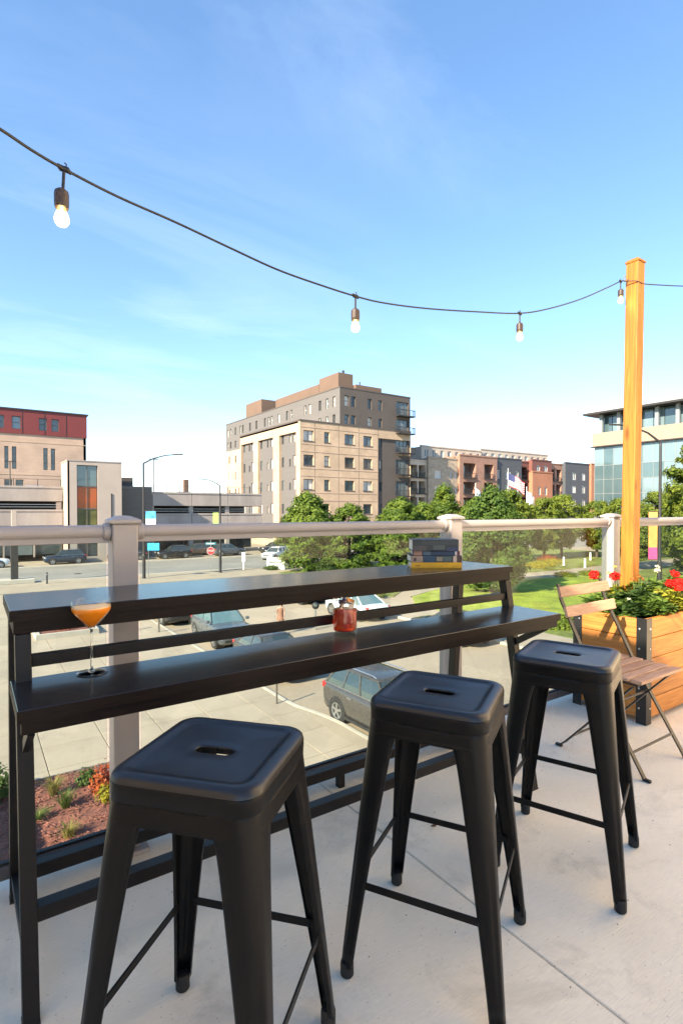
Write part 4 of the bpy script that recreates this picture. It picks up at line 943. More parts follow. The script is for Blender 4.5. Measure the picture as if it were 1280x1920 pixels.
wing(B, 111.35, 115.6, 85.2, 13.4, 'maroon_siding', [], [], balc=([(111.8, 115.2)], [(8.9, 12.2), (5.3, 8.2), (1.8, 4.7), (-1.6, 1.2)]))
wing(B, 115.65, 123.9, 84, 11.0, 'orange_brick', [(118.0, 119.1), (120.6, 121.7)], [(8.2 - 2.9, 7.4), (1.6, 3.7), (-2, 0)])
wing(B, 115.7, 123.8, 84.2, 14.0, 'maroon_siding', [(117.4, 119), (120.6, 122.2)], [(11.4, 12.8)], zbot=11.3)
wing(B, 123.95, 129.5, 85.0, 13.5, 'red_brick', [], [], balc=([(124.3, 126.3), (127.0, 129.2)], [(8.9, 12.2), (5.3, 8.2), (1.8, 4.7), (-1.6, 1.2)]))
wing(B, 129.55, 140.7, 84, 14.0, 'blue_siding', [(132.6, 134.4), (137.2, 138.8)], [(9.6, 11.6), (6.1, 8.1), (2.4, 4.4), (-1.2, .8)])
wing(B, 140.75, 146.0, 83.4, 14.2, 'orange_brick', [(143, 144.2)], [(5.4, 7.4), (1.9, 4.0)])
wing(B, 101.7, 128.5, 88.6, 16.2, 'cream_panel', [(103 + 2.6 * k, 104.3 + 2.6 * k) for k in range(10)], [(14.2, 15.5)], zbot=12)

# ---- glass office building
B = thing('office_building', 'glass office building with tan spandrel band and overhanging flat roof', 'building', (85, 18, G))
F = FL(85, 49.8, G)                         # s = 49.8 - n
LEN = 34.0
mb = MB(); mb.fbox(F, -.3, LEN, Z(11.9), Z(14.05), -.3, .25); mb.fbox(F, -.3, .0, Z(11.9), Z(14.05), -14, -.3); mat('spandrel_stone', (0.36, 0.255, 0.185), .8, var=.08, vs=.4, world=True); mb.build('spandrel', 'spandrel_stone', B, wc=True, bevel=.03)
mb = MB(); mb.fbox(F, -.5, LEN, Z(11.72), Z(11.895), -.3, .55); mb.build('ledge', 'dark_metal', B, wc=True)
mb = MB(); mb.fbox(F, -1.2, LEN, Z(17.0), Z(17.3), -16, 1.6); mb.build('soffit', 'dark_metal', B, wc=True)
mb = MB(); mb.fbox(F, -1.1, LEN, Z(17.305), Z(17.95), -16, 1.5); mb.build('roof', 'roof_metal', B, wc=True)
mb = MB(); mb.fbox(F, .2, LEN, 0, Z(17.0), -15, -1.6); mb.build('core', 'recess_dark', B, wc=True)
for k in range(12): 
    s = .8 + 2.9 * k; mb = MB(); mb.fbox(F, s, s + .5, Z(14.06), Z(16.99), -.3, .1); mb.build('column', 'mullion', B, wc=True)
gx = [0.0 + 1.55 * k for k in range(22)]; gz = [G + .0, -2.2, .2, 2.3, 4.1, 6.4, 8.7, 11.7]
rg = random.Random(4)
for j in range(len(gz) - 1):
    for i in range(len(gx) - 1):
        m = 'curtain_glass_pale' if (j >= 3 and i > 4 and rg.random() < .85) or (j == 6 and rg.random() < .3) else 'curtain_glass'
        mb = MB(); mb.fbox(F, gx[i] + .03, gx[i + 1] - .03, Z(gz[j]) + .03, Z(gz[j + 1]) - .03, -.1, -.06); mb.build('pane', m, B, wc=True)
for x in gx: 
    mb = MB(); mb.fbox(F, x - .028, x + .028, 0, Z(11.7), -.14, .0); mb.build('mullion', 'mullion', B, wc=True)
for z in gz[1:]:
    mb = MB(); mb.fbox(F, 0, LEN - 1, Z(z) - .028, Z(z) + .028, -.13, -.005); mb.build('transom', 'mullion', B, wc=True)
for k in range(20):
    s = .9 + 1.6 * k; mb = MB(); mb.fbox(F, s, s + 1.5, Z(14.1), Z(16.9), -1.0, -.9); mb.build('pane', 'curtain_glass_pale' if k % 3 else 'curtain_glass', B, wc=True)
mb = MB(); mb.fbox(F, 0.02, .2, 0, Z(11.7), -14, -.15); mb.build('end_wall', 'mullion', B, wc=True)
# ---------------------------------------------------------------- vegetation
leafmat('leaf_tree', (0.04, 0.09, 0.012), (0.18, 0.25, 0.03), 0.6, 0.42)
leafmat('leaf_tree_dark', (0.035, 0.08, 0.012), (0.12, 0.19, 0.028), 0.6, 0.4)
leafmat('leaf_tree_warm', (0.065, 0.115, 0.014), (0.23, 0.275, 0.033), 0.6, 0.42)
leafmat('leaf_shrub', (0.03, 0.065, 0.012), (0.10, 0.15, 0.03), 1.5, 0.3)
leafmat('leaf_yellow', (0.16, 0.17, 0.01), (0.42, 0.34, 0.01), 1.0, 0.3)
leafmat('leaf_red', (0.22, 0.02, 0.012), (0.42, 0.10, 0.02), 1.5, 0.3)
leafmat('blade_green', (0.07, 0.12, 0.02), (0.19, 0.23, 0.05), 2.0, 0.3)
leafmat('blade_straw', (0.18, 0.16, 0.04), (0.34, 0.29, 0.09), 2.0, 0.3)
mat('bark', (0.10, 0.075, 0.055), 0.9, var=0.3, vs=5, bump=0.6, bs=20)
def leafquad(mb, p, nrm, s, rs, ratio=.62):
    nrm = nrm.normalized(); a = nrm.cross(Vector((rs.uniform(-1, 1), rs.uniform(-1, 1), rs.uniform(-1, 1))))
    if a.length < 1e-3: a = Vector((1, 0, 0))
    a.normalize(); b = nrm.cross(a); o = len(mb.v)
    mb.v += [tuple(p - a * s * .5), tuple(p + b * s * .5 * ratio + nrm * s * .12), tuple(p + a * s * .5), tuple(p - b * s * .5 * ratio + nrm * s * .12)]
    mb.f += [(o, o + 1, o + 2), (o, o + 2, o + 3)]
def crown_mesh(name, seed, prof, n, s, m, clump=.55, nclump=150, core=.35):
    """prof(t)->radius for t in 0..1 over height 0..1 (unit tree); leaves gathered in clumps"""
    rs = random.Random(seed); mb = MB(); H = prof['h']; z0 = prof['z0']; rad = prof['r']
    cl = []
    while len(cl) < nclump:
        t = rs.random(); r = rad(t); a = rs.uniform(0, 6.283); q = math.sqrt(core + (1 - core) * rs.random()) * r * rs.uniform(.82, 1.06)
        if rs.random() > (r / prof['rm']) ** .8 + .08: continue
        cl.append((Vector((q * math.cos(a), q * math.sin(a), z0 + t * (H - z0))), rs.uniform(.6, 1.25)))
    per = n // nclump
    for c, k in cl:
        for i in range(per):
            d = Vector((rs.gauss(0, 1), rs.gauss(0, 1), rs.gauss(0, .75))); d = d.normalized() * (rs.random() ** .45) * clump * k
            p = c + d
            if p.z < z0 * .7: continue
            out = Vector((p.x, p.y, 0)); nr = d.normalized() * .9 + (out.normalized() * .7 if out.length > .01 else Vector()) + Vector((rs.uniform(-.4, .4), rs.uniform(-.4, .4), rs.uniform(0, .8)))
            leafquad(mb, p, nr, s * rs.uniform(.6, 1.25), rs)
    me = bpy.data.meshes.new(name); me.from_pydata(mb.v, [], mb.f); me.materials.append(M[m]); return me, cl
def trunk_mesh(name, seed, H, r, cl, nl=9):
    rs = random.Random(seed); mb = MB()
    mb.tube([(0, 0, -.1), (.02, .01, H * .25), (-.03, .03, H * .5), (.02, -.02, H * .92)], [r * 1.15, r * .85, r * .55, r * .12], 9)
    for k in range(nl):
        c, _ = cl[rs.randrange(len(cl))]; z = max(.9, c.z * .62); st = Vector((0, 0, min(z, H * .8))); mid = st.lerp(c, .5) + Vector((0, 0, .15))
        mb.tube([st, mid, c * .96], [r * .38, r * .24, r * .07], 6)
    me = bpy.data.meshes.new(name); me.from_pydata(mb.v, [], mb.f); me.materials.append(M['bark']); return me
def ovate(t): return 2.35 * (math.sin(math.pi * min(1, (t * .94 + .05)) ** .72) ** .8)
def cone(t): return 2.3 * ((1 - t) ** .7 * (min(1, t / .14)) ** .5) + .08
def rounder(t): return 2.7 * (math.sin(math.pi * (t * .92 + .05)) ** .62)
VAR = {}
for nm, sd_, f, rm, h, z0, n, s, m, cl_, nc in (('a', 1, ovate, 2.35, 8.2, .5, 17000, .28, 'leaf_tree', .52, 210), ('b', 2, cone, 2.3, 8.0, .5, 14000, .27, 'leaf_tree', .5, 190), ('c', 3, rounder, 2.7, 8.2, 1.6, 14000, .29, 'leaf_tree_warm', .55, 180), ('d', 4, ovate, 2.35, 8.0, .5, 24000, .23, 'leaf_tree_dark', .5, 280), ('e', 5, rounder, 2.7, 10.5, 1.0, 18000, .27, 'leaf_tree_warm', .5, 190)):
    cm, cl = crown_mesh('crown', sd_, dict(h=h, z0=z0, r=f, rm=rm), n, s, m, cl_, nc); VAR[nm] = (cm, trunk_mesh('trunk', sd_, h, .16, cl), h)
def tree(var, u, n, top, lab, wid=1.0, rot=0, group='park and street trees beyond the railing'):
    cm, tm, h = VAR[var]; t = thing('tree', lab, 'tree', (u, n, G), rot, group); k = (top - G) / h; t.scale = (k * wid, k * wid, k)
    link('trunk', tm, t); link('crown', cm, t)
tree('a', 29.6, 49.3, 3.2, 'dense rounded green tree in front of the tan apartment corner', 1.42, .3)
tree('a', 33.2, 46.8, 1.95, 'shorter bushy green tree below the middle apartment windows', 1.6, 1.9)
tree('a', 38.9, 45.4, 2.7, 'green street tree below the apartment balconies', 1.45, 3.6)
tree('b', 49.5, 49.0, 4.2, 'narrow pointed green tree in front of the tan stone apartments', 1.35, 4.1)
tree('d', 33.8, 28.2, 3.0, 'large dark green tree right behind the books', 1.25, .8)
tree('a', 36.0, 42.5, 1.2, 'low spreading green tree just left of the book stack', 1.5, 2.2)
tree('c', 55.5, 43.8, 3.6, 'rounded yellowish green tree at the foot of the pale blue flag', 1.0, 0.5)
tree('c', 62, 43.2, 2.7, 'rounded yellowish green tree left of the white flag', 1.1, 0)
tree('c', 66.5, 43.6, 3.2, 'rounded pale green tree below the orange brick wall', 1.15, 1.2)
tree('c', 71.0, 41.2, 2.4, 'small rounded green tree below the slate grey wall', 1.15, 2.4)
tree('c', 74.5, 39.6, 2.8, 'rounded green tree beside the timber post, in front of the glass office', 1.1, 3.3)
tree('c', 76.5, 36.0, 3.6, 'green tree seen between the timber post and the dark lamp post', 1.0, 4.4)
tree('e', 52.5, 20.3, 7.9, 'tall loose yellow-green tree at the right edge of the picture', 1.15, 1.0)
tree('e', 58, 24.6, 4.4, 'mid-height green tree behind the dark lamp post', 1.0, 2.0)
tree('a', 43.5, 46.5, 2.2, 'green tree between the balconies and the narrow pointed tree', 1.4, 1.3)
tree('a', 52.5, 46.5, 3.0, 'green tree left of the striped flag, behind the large dark one', 1.3, 2.7)
tree('a', 63.5, 52.5, 1.6, 'low dark tree at the foot of the flagpoles', 1.3, 5.0)
tree('a', 47, 42.0, 1.8, 'dark green tree behind the second railing post', 1.3, .6)
tree('c', 60, 30.5, 1.4, 'low spreading tree beyond the red flowers', 1.3, .6)
# shrubs
def shrub_mesh(seed, r, h, n, s, m):
    rs = random.Random(seed); mb = MB()
    for k in range(n):
        d = Vector((rs.gauss(0, 1), rs.gauss(0, 1), abs(rs.gauss(0, 1)))).normalized(); q = rs.random() ** .35 * rs.uniform(.75, 1.08)
        p = Vector((d.x * r * q, d.y * r * q, d.z * h * q + .05)); leafquad(mb, p, d + Vector((rs.uniform(-.6, .6), rs.uniform(-.6, .6), rs.uniform(-.2, .8))), s * rs.uniform(.6, 1.3), rs)
    return mb, rs
def shrub(u, n, z, r, h, m, lab, cnt=700, s=.12, seed=1, group=None):
    mb, rs = shrub_mesh(seed, r, h, cnt, s, m); t = thing('shrub', lab, 'shrub', (u, n, z), 0, group)
    mb.build('foliage', m, t); st = MB()
    for k in range(5): a = rs.uniform(0, 6.28); st.tube([(0, 0, -.03), (r * .4 * math.cos(a), r * .4 * math.sin(a), h * .55)], [.018, .006], 5)
    st.build('stem', 'bark', t)
def tuft(u, n, z, h, m, lab, cnt=120, seed=1, spread=.25):
    rs = random.Random(seed); mb = MB()
    for k in range(cnt):
        a = rs.uniform(0, 6.28); q = rs.random() * .08; b = Vector((q * math.cos(a), q * math.sin(a), 0)); hh = h * rs.uniform(.6, 1.15); out = Vector((math.cos(a), math.sin(a), 0)) * spread * rs.uniform(.3, 1.2); sd2 = Vector((-math.sin(a), math.cos(a), 0)) * .006
        p1 = b + out * .35 + Vector((0, 0, hh * .65)); p2 = b + out + Vector((0, 0, hh * rs.uniform(.75, 1)))
        o = len(mb.v); mb.v += [tuple(b - sd2), tuple(b + sd2), tuple(p1 + sd2), tuple(p1 - sd2), tuple(p2)]; mb.f += [(o, o + 1, o + 2, o + 3), (o + 3, o + 2, o + 4)]
    t = thing('grass_clump', lab, 'plant', (u, n, z), 0); mb.build('blades', m, t)
ZB = G + .15
tuft(1.45, 13.4, ZB, .42, 'blade_straw', 'straw-coloured ornamental grass clump in the red mulch near the pavement', 170, 1, .3)
tuft(1.60, 12.7, ZB, .38, 'blade_green', 'green-brown grass clump in the middle of the red mulch', 150, 2, .26)
shrub(2.16, 13.55, ZB, .30, .34, 'leaf_shrub', 'small leafy green plant at the pavement edge of the mulch', 300, .09, 3)
tuft(1.04, 12.5, ZB, .22, 'blade_green', 'low bright green tuft in the mulch beside the table leg', 140, 4, .28)
tuft(1.5, 11.5, ZB, .30, 'blade_straw', 'yellowish grass clump in the mulch just above the bottom rail', 140, 5, .26)
shrub(2.42, 13.0, ZB, .34, .62, 'leaf_red', 'red and orange leaved shrub in the mulch beside the first stool', 420, .09, 6)
shrub(2.36, 12.5, ZB, .22, .40, 'leaf_yellow', 'small yellow leaved shrub in front of the red one', 220, .08, 7)
shrub(.45, 14.0, ZB, .45, .75, 'leaf_shrub', 'green shrub in the mulch at the left picture edge', 520, .10, 8)
shrub(3.4, 12.2, ZB, .35, .4, 'leaf_shrub', 'green plant in the mulch behind the first stool', 300, .09, 9)
for i, (u, n, r, h, m, lab) in enumerate(((52.1, 37.6, 1.6, .8, 'leaf_yellow', 'yellow flowering shrub closest to the large dark tree'), (55.2, 38.4, 1.8, .8, 'leaf_yellow', 'yellow flowering shrub in the middle of the flower bed'), (58.2, 39.2, 1.5, .7, 'leaf_yellow', 'yellow flowering shrub closest to the timber post'), (47.8, 30.9, 1.3, .5, 'leaf_tree_warm', 'low brownish shrub between the lawn and the path'), (50.8, 30.2, 1.4, .5, 'leaf_tree_warm', 'low brownish shrub by the path, beside the railing post'),
     (26.4, 17.6, 1.1, .5, 'leaf_tree_warm', 'low yellow-green shrub at the kerb behind the folding chair'), (27.9, 18.0, .9, .45, 'leaf_tree_warm', 'small yellow-green shrub at the lawn corner'), (30, 46.5, 1.7, 1.6, 'leaf_shrub', 'dark hedge shrub below the conical tree'), (33.2, 44.6, 1.7, 1.5, 'leaf_shrub', 'dark hedge shrub below the bushy tree'), (36.2, 43.4, 1.7, 1.6, 'leaf_tree_dark', 'dark hedge shrub under the street trees'), (40.5, 43, 1.6, 1.5, 'leaf_tree_dark', 'dark hedge shrub behind the book stack'), (60.5, 41.5, 1.6, .9, 'leaf_red', 'reddish flowering shrub in the park meadow'), (22.6, 33.0, .9, .7, 'leaf_shrub', 'green shrub beside the pale blue car'), (24.6, 31.6, 1.0, .7, 'leaf_tree_warm', 'yellow-green shrub behind the white hatchback'), (27.2, 53.2, .9, .45, 'leaf_shrub', 'low green plants at the foot of the white monument sign'), (4.0, 31.3, .5, .4, 'leaf_red', 'small red plant in the raised concrete bed'))):
    shrub(u, n, G + (.3 if i == 15 else .06), r, h, m, lab, 900, .16 if i != 15 else .08, 30 + i)
# planter flowers close by
leafmat('leaf_planter', (0.045, 0.11, 0.018), (0.19, 0.28, 0.045), 9.0, 0.35)
leafmat('leaf_lime', (0.20, 0.24, 0.02), (0.48, 0.44, 0.05), 9.0, 0.3)
leafmat('leaf_deep', (0.02, 0.055, 0.015), (0.08, 0.14, 0.03), 9.0, 0.3)
leafmat('petal_red', (0.55, 0.006, 0.006), (0.80, 0.03, 0.015), 20, 0.25)
leafmat('petal_yellow', (0.75, 0.45, 0.02), (0.85, 0.65, 0.12), 20, 0.25)
leafmat('petal_white', (0.75, 0.70, 0.45), (0.85, 0.82, 0.65), 20, 0.25)
leafmat('petal_pink', (0.75, 0.35, 0.40), (0.8, 0.5, 0.5), 20, 0.25)
leafmat('petal_rust', (0.30, 0.09, 0.02), (0.50, 0.20, 0.05), 20, 0.25)
def leaf(mb, p, d, nrm, l, w):
    d = d.normalized(); sd2 = d.cross(nrm)
    if sd2.length < 1e-3: sd2 = Vector((1, 0, 0))
    sd2.normalize(); nn = sd2.cross(d)
    q = lambda f, g, k: tuple(p + d * (l * f) + sd2 * (w * g) + nn * (l * k)); o = len(mb.v)
    mb.v += [q(0, 0, 0), q(.3, .42, .06), q(.68, .40, .05), q(1, 0, -.12), q(.68, -.40, .05), q(.3, -.42, .06), q(.5, 0, -.03)]
    mb.f += [(o, o + 6, o + 1), (o + 1, o + 6, o + 2), (o + 2, o + 6, o + 3), (o + 3, o + 6, o + 4), (o + 4, o + 6, o + 5), (o + 5, o + 6, o)]
def plant(name, lab, cat, u, n, r, h, nst, lpb, ll, lw, m, heads=(), pm=None, seed=1, trail=0.0, lean=(0, 0)):
    nst = int(nst * 1.5); lw *= 1.25
    rs = random.Random(seed); z = PZ1 - .035; t = thing(name, lab, cat, (u, n, z), 0, None); fm = MB(); sm = MB()
    for k in range(nst):
        a = rs.uniform(0, 6.283); q = r * math.sqrt(rs.random()); tip = Vector((q * math.cos(a) + lean[0], q * math.sin(a) + lean[1], h * rs.uniform(.55, 1.0) * (1 - .45 * (q / r) ** 2)))
        if trail and rs.random() < trail: tip.z *= .3; tip.x += rs.uniform(-.1, -.02); 
        b = Vector((tip.x * .25, tip.y * .25, 0)); mid = b.lerp(tip, .5) + Vector((0, 0, .03)); sm.tube([b, mid, tip], [.003, .0025, .0015], 5)
        for i in range(lpb):
            f = rs.uniform(.25, 1.0); p = (b.lerp(mid, f * 2) if f < .5 else mid.lerp(tip, f * 2 - 1)); a2 = rs.uniform(0, 6.283)
            d = Vector((math.cos(a2), math.sin(a2), rs.uniform(-.25, .6))); leaf(fm, p, d, Vector((rs.uniform(-.4, .4), rs.uniform(-.4, .4), 1)), ll * rs.uniform(.6, 1.25), lw * rs.uniform(.7, 1.2))
    fm.build('foliage', m, t); sm.build('stem', 'leaf_deep', t)
    for (x, y, zz, rr, pm_) in heads:
        c = Vector((x - u, y - n, zz - z)); hm = MB()
        for k in range(int(46 * (rr / .03) ** 1.4)):
            d = Vector((rs.gauss(0, 1), rs.gauss(0, 1), rs.gauss(.25, .9))).normalized(); p = c + Vector((d.x * rr, d.y * rr, d.z * rr * .8)) * rs.uniform(.7, 1.02)
            for j in range(4):
                e = Vector((rs.gauss(0, 1), rs.gauss(0, 1), rs.gauss(0, 1))); e = (e - d * e.dot(d) * .6); leaf(hm, p, e, d, rr * .42, rr * .36)
        ft = MB(); b = Vector((c.x * .4, c.y * .4, .02)); ft.tube([b, b.lerp(c, .55) + Vector((0, 0, .03)), c], [.003, .0025, .002], 5)
        hd = hm.build('flower_head', pm_, t); ft.build('flower_stalk', 'leaf_planter', hd)
plant('geranium', 'red geranium at the railing corner of the planter', 'flower', 3.46, 1.98, .13, .15, 26, 6, .045, .05, 'leaf_planter', [(3.47, 2.03, .845, .036, 'petal_red')], seed=41)
plant('geranium', 'red geranium blooming at the foot of the timber post', 'flower', 3.60, 1.93, .12, .16, 26, 6, .045, .05, 'leaf_planter', [(3.57, 1.945, .838, .034, 'petal_red')], seed=42)
plant('geranium', 'red geranium with a cluster of blooms at the right end of the planter', 'flower', 3.84, 1.70, .13, .15, 30, 7, .045, .05, 'leaf_lime', [(3.80, 1.695, .800, .034, 'petal_red'), (3.78, 1.645, .805, .032, 'petal_red'), (3.92, 1.70, .80, .034, 'petal_red'), (3.70, 1.60, .79, .028, 'petal_red'), (3.88, 1.62, .81, .03, 'petal_red'), (3.98, 1.66, .805, .032, 'petal_red')], seed=43)
plant('lime_plant', 'lime green leafy plant at the right of the timber post', 'plant', 3.86, 1.86, .16, .27, 34, 8, .05, .04, 'leaf_planter', [(3.93, 1.84, .865, .020, 'petal_white'), (3.97, 1.86, .885, .018, 'petal_white'), (4.05, 1.78, .84, .03, 'petal_red')], seed=44)
plant('dark_plant', 'dark green plant in front of the timber post', 'plant', 3.60, 1.80, .15, .20, 46, 9, .045, .035, 'leaf_deep', [(3.66, 1.87, .82, .018, 'petal_rust'), (3.72, 1.86, .835, .016, 'petal_rust'), (3.76, 1.86, .815, .016, 'petal_rust')], seed=45)
plant('bushy_plant', 'bushy mid-green plant at the planter corner bracket', 'plant', 3.56, 1.68, .13, .17, 60, 9, .036, .028, 'leaf_planter', seed=46, lean=(-.02, 0))
plant('bushy_plant', 'bushy green plant with yellow tips on the near side of the planter', 'plant', 3.74, 1.69, .13, .19, 60, 9, .036, .028, 'leaf_lime', seed=47)
plant('trailing_plant', 'trailing green plant spilling over the planter behind the chair', 'plant', 3.40, 1.84, .10, .10, 40, 8, .04, .03, 'leaf_planter', [(3.44, 1.78, .72, .012, 'petal_white')], seed=48, trail=.5)
plant('trailing_plant', 'trailing green plant along the near edge of the planter', 'plant', 4.02, 1.68, .16, .16, 50, 8, .04, .03, 'leaf_planter', seed=49, trail=.2)
plant('dark_plant', 'dark leafy plant between the two red geraniums', 'plant', 3.44, 1.74, .11, .11, 50, 9, .04, .03, 'leaf_deep', seed=50)
plant('lime_plant', 'pale green plant with small yellow flowers behind the timber post', 'plant', 3.78, 2.0, .12, .2, 26, 7, .045, .035, 'leaf_lime', [(3.70, 2.015, .89, .012, 'petal_yellow'), (3.62, 2.01, .85, .014, 'petal_yellow')], seed=51)
plant('bushy_plant', 'bushy green plant at the far end of the planter', 'plant', 4.28, 1.82, .22, .25, 70, 9, .045, .035, 'leaf_planter', seed=52)

# ---------------------------------------------------------------- vehicles
mat('car_glass', (0.03, 0.045, 0.05), 0.05, var=0.1, spec=0.9)
mat('car_glass_blue', (0.10, 0.17, 0.19), 0.05, var=0.1, spec=1.0)
mat('tyre', (0.02, 0.02, 0.02), 0.85, var=0.15)
mat('rim', (0.50, 0.50, 0.50), 0.3, 0.85, var=0.1)
mat('headlight', (0.75, 0.76, 0.76), 0.12, var=0.05, spec=0.9)
mat('taillight', (0.42, 0.02, 0.02), 0.2, var=0.1)
mat('trim_black', (0.02, 0.02, 0.02), 0.55, var=0.1)
mat('plate', (0.6, 0.6, 0.58), 0.5, var=0.05)
for k, c in dict(white=(.70, .71, .72), navy=(.02, .035, .06), black=(.018, .018, .02), brown=(.09, .065, .05), slate=(.10, .115, .13), silver=(.36, .35, .33), graphite=(.075, .07, .065), pale=(.62, .70, .74), charcoal=(.035, .036, .038)).items():
    mat('paint_' + k, c, 0.28, 0.35 if k in ('silver', 'slate', 'graphite', 'navy') else 0.0, var=0.03, coat=0.6)
SUVB = [(2.28, .66, .46, .74), (2.24, .76, .36, .84), (2.12, .85, .26, .93), (1.85, .90, .21, .985), (1.3, .92, .20, 1.03), (.8, .925, .20, 1.06), (-.4, .93, .20, 1.08), (-1.5, .925, .20, 1.10), (-2.0, .905, .23, 1.10), (-2.18, .87, .32, 1.07), (-2.27, .82, .42, .98), (-2.30, .76, .48, .86)]
SEDB = [(2.33, .64, .42, .62), (2.28, .76, .32, .72), (2.15, .85, .23, .78), (1.8, .895, .19, .83), (1.2, .91, .18, .90), (.7, .915, .18, .93), (-.4, .92, .18, .95), (-1.3, .915, .18, .97), (-1.9, .90, .2, .97), (-2.18, .86, .28, .95), (-2.29, .80, .38, .88), (-2.33, .72, .44, .76)]
def car(lab, paint, loc, rz, kind='suv', glass='car_glass', group='vehicles parked on the streets below'):
    t = thing('parked_car', lab, 'car', loc, rz, group); suv = kind == 'suv'; ST = SUVB if suv else SEDB; P = 'paint_' + paint
    rings = []
    for x, w, zb, zt in ST:
        h = zt - zb; half = [(0, zb), (w * .8, zb), (w - .03, zb + .07), (w - .005, zb + h * .35), (w, zb + h * .58), (w - .015, zb + h * .78), (w - .05, zt - .05), (w - .12, zt - .01), (w * .6, zt + .012), (0, zt + .02)]
        rings.append([(x, y, z) for y, z in half] + [(x, -y, z) for y, z in half[-2:0:-1]])
    MB().loft(rings).build('body', P, t, smooth=True)
    zb, zr = (1.075, 1.60) if suv else (.945, 1.40)
    bx0, bx1, tx0, tx1 = ((-2.16, .98, -1.72, .28) if suv else (-1.85, 1.0, -1.05, .12)); bw, tw = .84, .64
    def lev(x0, x1, w, z): return [(x, y, z) for x, y in [(p[0] + (x0 + x1) / 2, p[1]) for p in rrect((x1 - x0) / 2, w, .12, 4)]]
    lp = lambda f: (bx0 + (tx0 - bx0) * f, bx1 + (tx1 - bx1) * f, bw + (tw - bw) * (f ** 1.25))
    MB().loft([lev(*lp(f)[:2], lp(f)[2], zb - .03 + (zr - zb + .03) * f) for f in (0, .35, .7, 1)]).build('window_glass', glass, t, smooth=False)
    a, b, w = lp(1.0)
    MB().loft([lev(a - .01, b + .02, w + .012, zr - .03), lev(a, b + .01, w + .012, zr + .01), lev(a + .1, b - .1, w - .07, zr + .045), lev(a + .5, b - .5, w - .35, zr + .06)]).build('roof', P, t, smooth=True)
    for s in (-1, 1):
        def pt(f, x_): 
            A, B_, w_ = lp(f); return (A + (B_ - A) * x_, s * (w_ + .006), zb - .03 + (zr - zb + .03) * f)
        for x_ in ((.02, .30, .58, .985) if suv else (.03, .47, .97)):
            mb = MB(); mb.bar(pt(.0, x_), pt(.6, x_), .075, .03, (0, 1, 0)); mb.bar(pt(.6, x_), pt(1, x_), .07, .03, (0, 1, 0)); mb.build('pillar', P, t)
        mb = MB(); mb.bar(pt(.04, 0.02), pt(.04, .99), .02, .03, (0, 1, 0)); mb.build('window_trim', 'rim', t)
        if suv: mb = MB(); mb.tube([(tx0 + .1, s * (tw - .04), zr + .05), (tx0 + .2, s * (tw - .04), zr + .09), (tx1 - .3, s * (tw - .04), zr + .09), (tx1 - .15, s * (tw - .04), zr + .05)], .018, 6); mb.build('roof_rail', 'rim', t)
        MB().box(.78, .93, s * .93 if s > 0 else -1.10, 1.10 if s > 0 else -.93, zb + .02, zb + .16).build('mirror', P, t, bevel=.03)
        y = s * (.80 if suv else .79)
        MB().box(2.08 if suv else 2.12, 2.265, min(y, y - s * .28), max(y, y - s * .28), (.76 if suv else .62), (.88 if suv else .72)).build('headlight', 'headlight', t, bevel=.03)
        MB().box(-2.28, -2.06, min(y + s * .06, y - s * .2), max(y + s * .06, y - s * .2), (.86 if suv else .76), (1.04 if suv else .9)).build('taillight', 'taillight', t, bevel=.03)
        for x in (.35, -.75): MB().box(x - .1, x + .1, s * .935 - .012, s * .935 + .012, zb - .19, zb - .16).build('door_handle', 'rim', t, bevel=.005)
        MB().box(-1.0, .95, s * .915 - .02, s * .915 + .02, .205, .29).build('sill_trim', 'trim_black', t, bevel=.01)
        for x in (1.40, -1.38):
            r = .36 if suv else .33
            wh = bpy.data.objects.new('wheel', None); COL.objects.link(wh); wh.parent = t; wh.location = (x, s * .82, r); wh.empty_display_size = .1
            MB().lathe([(r + .065, s * -.30), (r + .065, s * .107), (r + .02, s * .112), (.1, s * .112)], 24, (0, 0, 0), False, 'y').build('arch_liner', 'trim_black', wh)
            MB().lathe([(r * .66, s * .115), (r * .9, s * .135), (r, s * .118), (r, s * -.09), (r * .66, s * -.1)], 26, (0, 0, 0), False, 'y').build('tyre', 'tyre', wh, smooth=False)
            mb = MB(); mb.lathe([(r * .68, s * .124), (r * .6, s * .118), (r * .58, s * .10)], 26, (0, 0, 0), False, 'y'); mb.lathe([(.07, s * .10), (.06, s * .122), (.001, s * .124)], 14, (0, 0, 0), False, 'y')
            for k in range(5): a = 2 * math.pi * k / 5 + .3; mb.bar((.05 * math.cos(a), s * .117, .05 * math.sin(a)), (r * .62 * math.cos(a), s * .117, r * .62 * math.sin(a)), .07, .012, (0, 1, 0))
            mb.build('rim', 'rim', wh)
    f = 2.26 if suv else 2.30
    MB().box(f - .1, f + .025, -.5, .5, .55 if suv else .46, .74 if suv else .6).build('grille', 'trim_black', t, bevel=.03)
    MB().box(f - .12, f + .03, -.7, .7, .40 if suv else .34, .50 if suv else .42).build('bumper', 'trim_black', t, bevel=.03)
    MB().box(-2.33 if suv else -2.36, -2.2, -.72, .72, .44, .56).build('bumper', 'trim_black', t, bevel=.03)
    MB().box(-2.325 if suv else -2.355, -2.3 if suv else -2.33, -.26, .26, .72, .85).build('license_plate', 'plate', t)
    return t
D = -math.pi / 2                           # heading for cars facing the terrace
car('dark grey SUV parked at the kerb just behind the middle stool', 'graphite', (10.14, 12.25, G + .005), D + .03)
car('charcoal sedan parked next in line after the dark grey SUV', 'charcoal', (10.15, 19.65, G + .005), D, 'sedan')
car('grey SUV with blue-tinted windscreen parked below the table', 'slate', (10.3, 25.6, G + .005), D - .02, 'suv', 'car_glass_blue')
car('black sedan parked behind the tinted grey SUV', 'black', (9.75, 32.2, G + .005), D, 'sedan')
